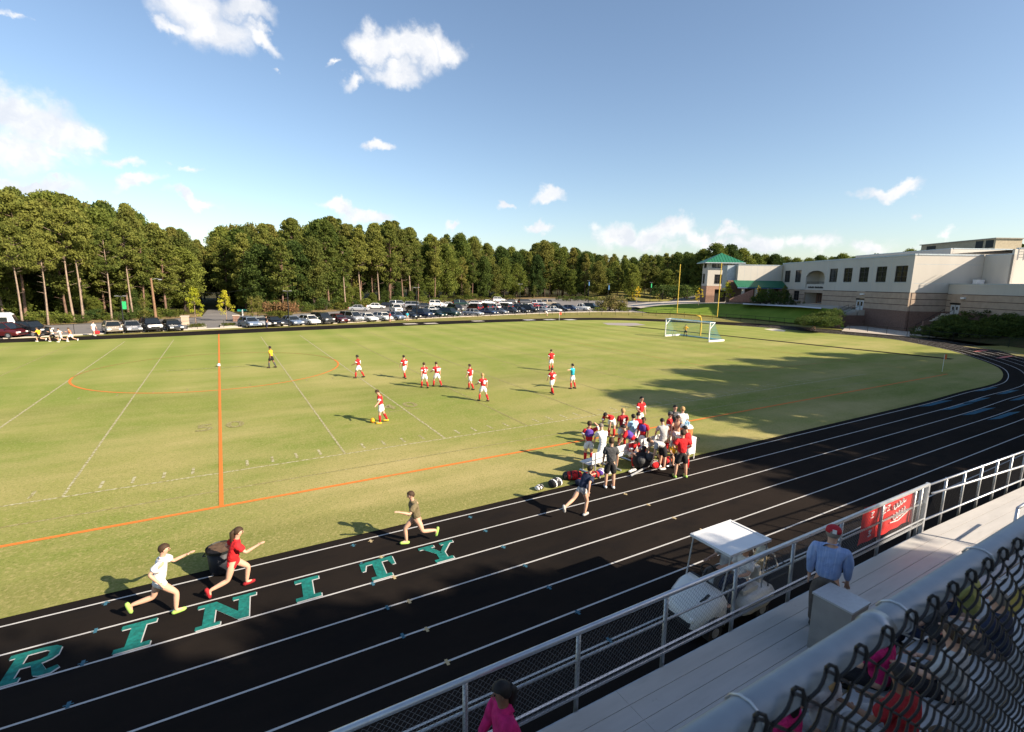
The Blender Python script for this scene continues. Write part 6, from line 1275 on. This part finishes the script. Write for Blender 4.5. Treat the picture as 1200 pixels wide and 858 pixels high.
# near fence
nf = empty('walkway_fence', (0, 0, 0), 0, 'galvanized chain link fence with a thick top rail along the grandstand walkway', 'fence')
FY, FT = 4.2, 3.19; X0, X1 = -1.0, 13.24
b = MB(); b.tube((X0, FY, FT), (X1+.02, FY, FT), .037, 14); b.build('top_rail', M_galrail, nf, True)
b = MB(); b.tube((X0, FY+.04, 2.76), (X1, FY+.04, 2.76), .018, 8); b.build('middle_rail', M_gal, nf, True)
b = MB(); b.tube((X0, FY, 2.31), (X1, FY, 2.31), .024, 8); b.build('bottom_rail', M_galrail, nf, True)
b = MB(); b.obox(V(((X0+X1)/2, FY+.012, 2.38)), (V((1, 0, 0)), V((0, .8, .6)), V((0, -.6, .8))), ((X1-X0)/2, .012, .075)); b.build('kick_plate', M_galrail, nf)
for x in [-.6, .88, 2.39, 3.90, 5.40, 6.89, 8.38, 9.87, 11.37, 12.75, 13.05]: b = MB(); b.tube((x, FY+.03, DZ-.35), (x, FY+.03, FT-.02), .03, 10); b.build('post', M_gal, nf, True)
b = MB(); b.box(X1-.03, FY-.03, DZ-.3, X1+.04, FY+.04, FT+.03); b.build('end_post', M_galrail, nf)
b = MB(); pitch = .072; zt_, zb_ = FT-.035, 2.30; nrow = int((zt_-zb_)/(pitch/2)); n = int((X1-X0)/pitch)
b.v = []; vs = []; fs = []; r_ = .0018
for i in range(n):
    xb = X0+i*pitch
    for dirn in (1,):
        pts = []
        for j in range(nrow+1): pts.append((xb+(pitch/2 if j % 2 else 0)+(0), FY-.036+(.003 if j % 2 else -.003), zt_-j*pitch/2))
        o_ = len(vs)
        for (x, y, z) in pts: vs += [(x-r_*1.3, y, z), (x+r_*.65, y-r_*1.1, z), (x+r_*.65, y+r_*1.1, z)]
        for j in range(nrow):
            for k_ in range(3): fs.append((o_+j*3+k_, o_+j*3+(k_+1) % 3, o_+(j+1)*3+(k_+1) % 3, o_+(j+1)*3+k_))
    pts = []
    for j in range(nrow+1): pts.append((xb+pitch-(pitch/2 if j % 2 else 0), FY-.036-(.003 if j % 2 else -.003), zt_-j*pitch/2))
    o_ = len(vs)
    for (x, y, z) in pts: vs += [(x-r_*1.3, y, z), (x+r_*.65, y-r_*1.1, z), (x+r_*.65, y+r_*1.1, z)]
    for j in range(nrow):
        for k_ in range(3): fs.append((o_+j*3+k_, o_+j*3+(k_+1) % 3, o_+(j+1)*3+(k_+1) % 3, o_+(j+1)*3+k_))
b.add(vs, fs); b.build('mesh', mat('weathered_wire', (.17, .175, .18), .75, .1, .1, 8), nf)
for px in (430, 458, 520, 600): x = 0
rfz = empty('ramp_railing', (0, 0, 0), 0, 'black mesh railing with pale top rail and handrail down the ramp', 'railing')
RX = [13.3, 20, 34]
def zr_(x, a, s): return a-(x-13.3)*s
b = MB(); b.loft([(13.3, FY, 3.17), (20, FY, 2.94), (34, FY, 2.46)], [.024]*3, 10); b.build('top_rail', M_galrail, rfz, True)
b = MB(); b.loft([(13.25, FY-.09, 3.02), (20, FY-.09, 2.55), (34, FY-.09, 1.9)], [.026]*3, 10); b.build('handrail', M_galrail, rfz, True)
b = MB(); b.loft([(13.3, FY, 2.36), (20, FY, 2.06), (34, FY, 1.6)], [.022]*3, 8); b.build('bottom_rail', M_galrail, rfz, True)
for x in [14.27+1.04*i for i in range(18)]:
    b = MB(); b.tube((x, FY+.03, zdeck(x)-.3), (x, FY+.03, 3.17-(x-13.3)*.034), .028, 8); b.build('post', M_gal, rfz, True)
b = MB()
for i in range(270):
    x = 13.3+i*.075; zt_ = 3.15-(x-13.3)*.034; zb_ = 2.36-(x-13.3)*.045; b.tube((x, FY+.01, zt_), (x+.7, FY+.01, zb_), .0018, 3); b.tube((x, FY+.01, zb_), (x+.7, FY+.01, zt_-.02), .0018, 3)
b.build('mesh', M_black, rfz)
# a post head and rail at the far right
hr = empty('stair_railing', (0, 0, 0), 0, 'pale stair rail end with a rounded top at the right edge of the walkway', 'railing')
q = V((13.9, 2.95, 0)); b = MB(); b.tube(q+Z3*DZ, q+Z3*3.02, .03, 8); b.build('post', M_galrail, hr, True); b = MB(); b.loft([q+Z3*3.03, q+V((.8, 0, 3.03)), q+V((1.6, 0, 3.0))], [.03]*3, 8); b.tube(q+V((0, 0, 2.6)), q+V((1.6, 0, 2.6)), .02, 8); b.build('rail', M_galrail, hr, True)
b = MB(); b.box(q.x-.1, q.y-.1, DZ+.001, q.x+.1, q.y+.1, DZ+.02); b.build('base_plate', M_galrail, hr)
# banner with white script
bn = empty('banner', (0, 0, 0), 0, 'red cloth banner with white script hanging on the walkway fence', 'banner')
b = MB(); nx, nz = 24, 10; vs = []
for j in range(nz+1):
    for i in range(nx+1):
        u, v = i/nx, j/nz; x = 10.78+2.0*u-.10*(1-v)*(1-u); z = 2.42+.755*v; vs.append((x, FY+.080+.012*math.sin(u*23+v*3)+.01*math.sin(u*9-v*5), z-.02*math.sin(u*PI)*v+.005*math.sin(u*17)*v))
b.add(vs, [(j*(nx+1)+i, j*(nx+1)+i+1, (j+1)*(nx+1)+i+1, (j+1)*(nx+1)+i) for j in range(nz) for i in range(nx)]); b.build('cloth', mat('banner_red', (.60, .03, .025), .8, 0, .12, 5), bn, True)
b = MB()
def stroke(pts, r=.012): b.loft([(x, FY+.058, z) for x, z in pts], [r]*len(pts), 5)
def swash(x, z, w, h, turns):
    return [(x+w*t/turns/6.28+.35*w/turns*math.cos(t), z+h*math.sin(t)+.10*t/turns/6.28) for t in [i*.35 for i in range(int(turns*18))]]
stroke(swash(11.95, 2.70, .55, .07, 5)); stroke(swash(11.90, 2.92, .50, .05, 4)); stroke([(11.85, 2.62), (12.2, 2.60), (12.6, 2.72)])
for x, z in ((11.05, 2.98), (11.55, 2.96), (11.70, 2.98), (11.05, 2.60)):
    stroke([(x-.05, z+.05), (x+.05, z+.06), (x-.03, z), (x+.05, z-.04), (x-.05, z-.06)], .012)
b.build('lettering', M_wcloth, bn)
# the man, the girl and the spectators
person(V((8.06, 3.52, DZ)), 22, 'man in a pale blue long sleeved shirt and red cap walking away along the walkway', 'stroll', 1.68, shirt=M_lblue, shorts=M_khaki, sleeve='long', leg='long', sock=None, shoe=M_dark, hair=M_hgr, hat=mat('red_cap', (.42, .02, .03), .8), detail=True, wide=1.18)
person(V((2.50, 3.55, DZ)), 170, 'girl with dark hair in a magenta top passing close by the fence', 'walk2', 1.52, shirt=M_pink, shorts=M_pink, sleeve='long', leg='long', sock=None, hair=M_hbk, skin=M_skin2, hairlen=.12, detail=True)
def seatpos(row, x): 
    yb = 2.66-row*.62; return V((x, yb-.36, DZ+.28*row))
person(seatpos(0, 8.55)+V((0, .02, 0)), 95, 'spectator with brown hair whose head shows behind the grey cabinet', 'sit', 1.62, shirt=M_dgrey, shorts=M_navy, leg='long', sock=None, hair=M_hbl, detail=True)
for row, x, shirt, hair, skin, lab, hl in ((0, 5.05, M_pink, M_hbk, M_skin2, 'spectator in a pink top and lilac scarf seen through the black mesh', .1), (0, 5.75, M_lgrey, M_hbl, M_skin, 'blond spectator in pale grey on the front row behind the mesh', .15),
                                            (1, 4.05, M_olive, M_hbr, M_skin2, 'spectator in a yellow green top one row up behind the mesh', 0), (0, 7.0, M_pink, M_hbr, M_skin, 'spectator in a bright pink top further along the front row', .1),
                                            (1, 5.9, M_dred, M_hbk, M_skin2, 'dark haired spectator in deep red on the second row', 0), (0, 9.6, M_olive, M_hbk, M_skin, 'spectator in dull yellow near the right edge of the stands', 0), (1, 8.4, M_navy, M_hgr, M_skin, 'grey haired spectator in navy on the second row', 0), (1, 7.1, M_lgrey, M_hbr, M_skin, 'brown haired spectator in grey on the second row', 0), (2, 3.0, M_lgrey, M_hbl, M_skin, 'blond spectator in light grey low behind the mesh', .1), (2, 5.0, M_pink, M_hbr, M_skin, 'spectator in pink on the third row at the right edge', 0)):
    person(seatpos(row, x), 92+random.uniform(-12, 12), lab, 'sit', 1.66, shirt=shirt, shorts=random.choice((M_navy, M_khaki, M_lgrey, M_blackc)), leg='long', sock=None, hair=hair, skin=skin, detail=True, hairlen=hl)
# platform with the near rail and its black mesh
pf = empty('viewing_platform', (0, 0, 0), 0, 'raised camera platform above the bleachers, its pale pipe rail with black mesh', 'platform')
b = MB(); b.box(-3.0, -3.2, 5.5, 5.0, .28, 5.64); b.build('floor', M_alu, pf)
for x in (-2.9, 4.9):
    for y in (.2, -3.1): b = MB(); b.box(x-.05, y-.05, -.03, x+.05, y+.05, 5.5); b.build('leg', M_gal, pf)
rail = empty('platform_railing', (0, 0, 0), 0, 'thick pale pipe rail across the lower right corner with black chain link hanging from it', 'railing')
PY, PZ, PR = .337, 6.755, .0245
b = MB(); b.loft([(x, PY, PZ) for x in (.2, 2, 6, 9)], [PR]*4, 32); b.build('pipe', mat('dull_zinc_pipe', (.30, .325, .35), .5, .35, .05, 30), rail, True)
def xat(px, py):  # x on the pipe plane under a photo pixel
    d = ray(px, py); t = PY/d.y; return CX+d.x*t
for px, py in ((875, 797), (1052, 690), (1152, 625)):
    x = xat(px, py); b = MB(); pts = [(x+.006*k/6, PY+(PR+.003)*math.cos(.2+k*PI/6), PZ+(PR+.003)*math.sin(.2+k*PI/6)) for k in range(9)]+[(x+.03, PY-PR-.008, PZ-.035), (x+.045, PY-PR-.012, PZ-.03)]; b.loft(pts, [.0018]*len(pts), 8); b.build('tie_wire', M_steel, rail, True)
x = xat(1030, 712); b = MB(); b.loft([(x-.014, PY, PZ), (x+.014, PY, PZ)], [PR+.0022]*2, 32); b.build('brace_band', M_gal, rail, True)
for xx in (1.0, 3.6, 6.2): b = MB(); b.tube((xx+2.3, PY, 5.3), (xx+2.3, PY, PZ-.02), .02, 10); b.build('post', M_gal, rail, True) if xx > 3 else None
b = MB(); hp_ = .040; ztop = 6.792; wr_ = .0026; nrow = 36; x0 = 1.04-.4; cnt = 130; DZM = .030
for i in range(cnt):
    xb = x0+i*hp_; pts = []; ns = 5
    for j in range(nrow*ns+1):
        t = j/ns; ph = (t+(i % 2)) % 2; back = ph >= 1; tri = ph if ph < 1 else 2-ph; fr_ = t % 1
        pts.append((xb+tri*hp_*1.05, .307-(.0050 if back else -.0030)*math.sin(PI*fr_), ztop-DZM*t))
    b.loft(pts, [wr_]*len(pts), 6)
    if i % 2 == 0:
        k_ = [(xb+.004, .306, ztop-.004), (xb-.003, .305, ztop+.006), (xb-.001, .302, ztop+.012), (xb+.007, .298, ztop+.008), (xb+.010, .296, ztop-.002), (xb+.004, .294, ztop-.012)]; b.loft(k_, [wr_*1.15]*6, 6)
b.build('mesh', M_black, rail, True)
b = MB(); c = V((2.05, .26, 6.42)); b = MB(); b.obox(V((1.72, .24, 6.60)), (V((.75, -.2, .6)).normalized(), V((.2, .97, 0)), V((-.6, 0, .75)).normalized()), (.10, .012, .05))
finish_skins()
bpy.context.view_layer.update()
for o in NUMS:
    me = bpy.data.meshes.new_from_object(o); n = bpy.data.objects.new('shirt_number', me); COL.objects.link(n); n.parent = o.parent; n.matrix_local = o.matrix_local.copy(); bpy.data.objects.remove(o)
for o in COL.objects:
    if '_k' in o: del o['_k']
SKY, CLOUD, EXPO = .086, .56, 1.10
# ------------------------------------------------------------------ sky and light
w = bpy.data.worlds.new('World'); S.world = w; w.use_nodes = True
N, L = w.node_tree.nodes, w.node_tree.links; N.clear()
out = N.new('ShaderNodeOutputWorld'); bg = N.new('ShaderNodeBackground'); sk = N.new('ShaderNodeTexSky'); sk.sky_type = 'NISHITA'; sk.sun_disc = False
sk.sun_elevation = SUN_EL; sk.sun_rotation = math.atan2(SUN_H.x, SUN_H.y); sk.altitude = 50; sk.air_density = 1.0; sk.dust_density = .9; sk.ozone_density = 1.3
bg.inputs['Strength'].default_value = SKY; L.new(sk.outputs[0], bg.inputs[0])
bc = N.new('ShaderNodeBackground')
tc = N.new('ShaderNodeTexCoord'); nz = N.new('ShaderNodeTexNoise'); nz.inputs['Scale'].default_value = 16; nz.inputs['Detail'].default_value = 7; nz.inputs['Roughness'].default_value = .58
L.new(tc.outputs['Generated'], nz.inputs['Vector'])
sb = N.new('ShaderNodeVectorMath'); sb.operation = 'SUBTRACT'; L.new(nz.outputs['Color'], sb.inputs[0]); sb.inputs[1].default_value = (.5, .5, .5)
sc = N.new('ShaderNodeVectorMath'); sc.operation = 'SCALE'; L.new(sb.outputs[0], sc.inputs[0]); sc.inputs['Scale'].default_value = .10
ad = N.new('ShaderNodeVectorMath'); ad.operation = 'ADD'; L.new(tc.outputs['Generated'], ad.inputs[0]); L.new(sc.outputs[0], ad.inputs[1])
CL = [ # px, py, half width px, half height px, rotation, thinness
 (15, 128, 42, 22, .2, 0), (50, 150, 52, 30, .35, 0), (95, 163, 24, 12, .1, 0), (10, 175, 50, 22, .25, 0), (70, 185, 30, 12, .1, .3), (150, 188, 24, 10, -.1, .35), (158, 214, 24, 9, -.35, .1), (40, 220, 42, 9, 0, 0), (215, 196, 26, 7, -.1, .5), (225, 230, 24, 6.5, .05, 0),
 (230, 12, 42, 26, 0, 0), (250, 40, 46, 26, -.1, .1), (200, 35, 22, 12, 0, .15), (305, 45, 32, 12, .35, .2), (285, 10, 30, 16, 0, .1), (12, 10, 18, 8, .6, .6), (322, 86, 10, 5, 0, .5),
 (440, 52, 30, 17, .3, 0), (480, 58, 40, 20, .1, 0), (520, 55, 28, 16, .2, .1), (470, 85, 34, 13, 0, .15), (425, 97, 24, 9, -.3, .25), (395, 76, 16, 6, -.4, .4),
 (442, 174, 18, 8, -.1, .1), (400, 246, 26, 9, .15, 0), (435, 254, 26, 8, .1, 0), (526, 268, 12, 6, 0, .1), (598, 240, 9, 6, 0, .1), (642, 234, 20, 9, 0, .1), (632, 268, 20, 7, 0, .1),
 (722, 276, 20, 15, 0, 0), (765, 278, 26, 13, 0, .1), (785, 268, 28, 13, 0, 0), (815, 275, 26, 9, 0, .2), (855, 270, 26, 8, 0, .1), (905, 280, 18, 13, .2, .2), (935, 284, 20, 14, .1, .2), (1020, 288, 26, 11, 0, .2), (1048, 220, 30, 10, -.05, .1), (1078, 260, 8, 8, 0, .5), (1105, 275, 12, 8, 0, .5),
 (890, 282, 34, 14, 0, .2), (960, 286, 26, 12, 0, .3), (745, 284, 34, 12, 0, .2), (835, 283, 50, 10, 0, .3), (880, 288, 80, 12, 0, .45), (1040, 296, 80, 8, 0, .6), (760, 290, 70, 8, 0, .5)]
prev = None
for (px, py, hw, hh, rot, thin) in CL:
    d = ray(px, py).normalized(); k = 1/ray(px, py).length/FPX*1.0
    right = V((0, 0, 1)).cross(d).normalized()*-1; up = right.cross(d).normalized(); up = up if up.z > 0 else -up
    c, s_ = math.cos(rot), math.sin(rot); X = right*c-up*s_; Y = right*s_+up*c; Z = X.cross(Y)
    e = Matrix((X, Y, Z)).transposed().to_euler()
    mp = N.new('ShaderNodeMapping'); mp.vector_type = 'TEXTURE'; mp.inputs['Location'].default_value = d; mp.inputs['Rotation'].default_value = e
    mp.inputs['Scale'].default_value = (hw*k*1.10, hh*k*1.15, .5); L.new(ad.outputs[0], mp.inputs['Vector'])
    ln = N.new('ShaderNodeVectorMath'); ln.operation = 'LENGTH'; L.new(mp.outputs[0], ln.inputs[0]); cur = ln.outputs['Value']
    if thin: a2 = N.new('ShaderNodeMath'); a2.operation = 'ADD'; L.new(cur, a2.inputs[0]); a2.inputs[1].default_value = thin; cur = a2.outputs[0]
    if prev is None: prev = cur
    else: mn = N.new('ShaderNodeMath'); mn.operation = 'SMOOTH_MIN'; mn.inputs[2].default_value = .12; L.new(prev, mn.inputs[0]); L.new(cur, mn.inputs[1]); prev = mn.outputs[0]
mr = N.new('ShaderNodeMapRange'); mr.interpolation_type = 'SMOOTHSTEP'; L.new(prev, mr.inputs['Value'])
mr.inputs['From Min'].default_value = 1.18; mr.inputs['From Max'].default_value = .42; mr.inputs['To Min'].default_value = 0; mr.inputs['To Max'].default_value = .93
n2 = N.new('ShaderNodeTexNoise'); n2.inputs['Scale'].default_value = 22; n2.inputs['Detail'].default_value = 6; L.new(ad.outputs[0], n2.inputs['Vector'])
cr = N.new('ShaderNodeValToRGB'); L.new(n2.outputs['Fac'], cr.inputs['Fac']); cr.color_ramp.elements[0].position = .35; cr.color_ramp.elements[1].position = .62
cr.color_ramp.elements[0].color = (.70, .73, .79, 1); cr.color_ramp.elements[1].color = (.92, .91, .90, 1)
L.new(cr.outputs[0], bc.inputs[0]); bc.inputs['Strength'].default_value = CLOUD
mx = N.new('ShaderNodeMixShader'); L.new(mr.outputs[0], mx.inputs[0]); L.new(bg.outputs[0], mx.inputs[1]); L.new(bc.outputs[0], mx.inputs[2]); L.new(mx.outputs[0], out.inputs['Surface'])
sun = bpy.data.lights.new('sun', 'SUN'); sun.energy = 5.0; sun.angle = R(.5); sun.color = (1, .86, .68)
so = bpy.data.objects.new('sun', sun); COL.objects.link(so)
sd = V((SUN_H.x*math.cos(SUN_EL), SUN_H.y*math.cos(SUN_EL), math.sin(SUN_EL))); so.rotation_euler = sd.to_track_quat('Z', 'Y').to_euler()
S.view_settings.view_transform = 'Standard'; S.view_settings.look = 'None'; S.view_settings.exposure = EXPO; S.view_settings.gamma = 1; S.view_settings.use_curve_mapping = False
S.render.engine = 'CYCLES'; S.cycles.max_bounces = 6; S.cycles.transparent_max_bounces = 4; S.cycles.use_denoising = True
